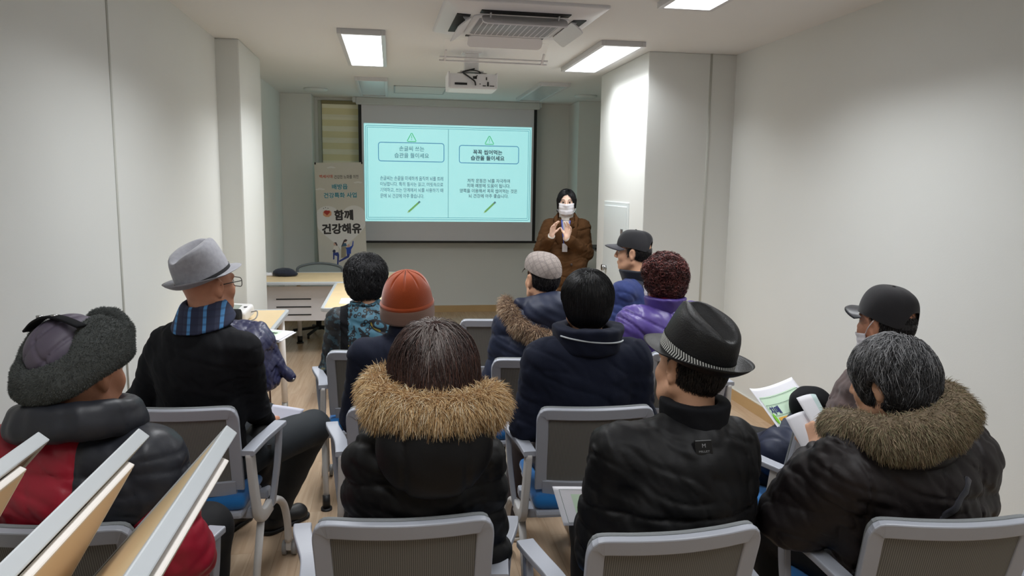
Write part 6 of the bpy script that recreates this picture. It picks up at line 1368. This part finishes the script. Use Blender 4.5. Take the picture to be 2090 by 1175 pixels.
s.displace(lambda P: 0.004 * (np.exp(-(np.sin(P[:, 0] * 48 + P[:, 2] * 34 + P[:, 1] * 10) / 0.16) ** 2) + np.exp(-(np.sin(P[:, 0] * 40 - P[:, 2] * 48 + P[:, 1] * 12) / 0.16) ** 2)) - 0.009 * wob(P, 20) + 0.006 * np.exp(-(wob(P, 30, 3) / 0.1) ** 2), 0.018)
V, F = s.mesh(0.006, 1); add_mesh('coat_shell', V, F, mat('navy_quilt', (44, 46, 76), 0.42, var=0.1, vscale=12, bump=0.15, bscale=120, spec=0.4), ct)
b = MB()
for p_ in ((0.075, -0.185, -0.02), (0.10, -0.19, -0.19), (0.25, -0.085, -0.165)): b.cyl(p_, (p_[0], p_[1] - 0.006, p_[2]), 0.007, 0, 12)
b.build('snap_button', M_steel, ct)
# dark padded jacket on the capped man's lap and the black bag on it
lj = empty('padded_jacket', (1.60, 2.74, 0.575), -40, 'dark padded jacket folded on the lap of the capped man in mask', 'jacket')
s = Sculpt(); s.cone((-0.13, 0.0, 0.05), (0.12, -0.02, 0.09), 0.08, 0.08, 0); s.cone((-0.15, 0.0, 0.02), (-0.05, 0.08, 0.0), 0.075, 0.08, 0.04); s.cone((-0.10, -0.11, 0.06), (0.16, -0.12, 0.12), 0.075, 0.07, 0.04); s.cone((-0.12, -0.10, -0.02), (0.02, -0.14, 0.02), 0.07, 0.07, 0.04); s.displace(lambda P: -0.012 * wob(P, 20) + 0.005 * np.exp(-(np.sin(P[:, 0] * 34) / 0.2) ** 2), 0.016); V, F = s.mesh(0.007, 1); add_mesh('jacket_shell', V, F, F_navysh, lj)
kb = empty('pouch_bag', (1.705, 2.78, 0.715), -30, 'black bag with small white mark on the folded padded jacket', 'bag')
s = Sculpt(); s.ell((0, 0, 0.05), (0.115, 0.075, 0.075), 0, (0, 12, 0)); s.displace(lambda P: -0.006 * wob(P, 26), 0.007); V, F = s.mesh(0.006, 1); add_mesh('bag_body', V, F, F_black, kb)
b = MB(); V, F = text_mesh('Ω', 0.018, 0.012, 0.02); b.add(V + np.array([-0.01, -0.077, 0.07]), F, 0, False); b.build('bag_mark', mat('mark_white', (190, 190, 196), 0.5), kb)
# on the far tables
cp = Sculpt(); cp.ell((0, 0, 0.035), (0.105, 0.09, 0.045), 0); cp.ell((0.05, 0.0, 0.02), (0.085, 0.075, 0.025), 0.03); cp.fn(lambda P: 0.001 - P[:, 2], 0.004, 'i'); cp.displace(lambda P: -0.003 * wob(P, 40), 0.003); V, F = cp.mesh(0.006, 1)
o = tag(add_mesh('newsboy_cap', V, F, cloth('cap_navy', (30, 36, 52))), 'navy cap lying on the far table near the column', 'cap'); o.location = (-1.06, 7.62, 0.72)
cp = Sculpt(); cp.ell((0, 0, 0.012), (0.045, 0.03, 0.02), 0); cp.ell((0.05, 0.02, 0.01), (0.035, 0.025, 0.014), 0.01); cp.ell((-0.03, 0.04, 0.014), (0.03, 0.03, 0.02), 0.01); cp.fn(lambda P: 0.001 - P[:, 2], 0.004, 'i'); cp.displace(lambda P: -0.004 * wob(P, 60), 0.004); V, F = cp.mesh(0.005, 1)
o = tag(add_mesh('crumpled_tissue', V, F, M_paper), 'crumpled white tissue on the far table beside the navy cap', 'tissue'); o.location = (-1.20, 7.62, 0.72)
paper('paper_sheet', [(-0.41, 6.12, 0.722), (-0.20, 6.12, 0.722), (-0.20, 5.83, 0.722), (-0.41, 5.83, 0.722)], M_paper, 'white sheet on the table beside the floral vest woman')
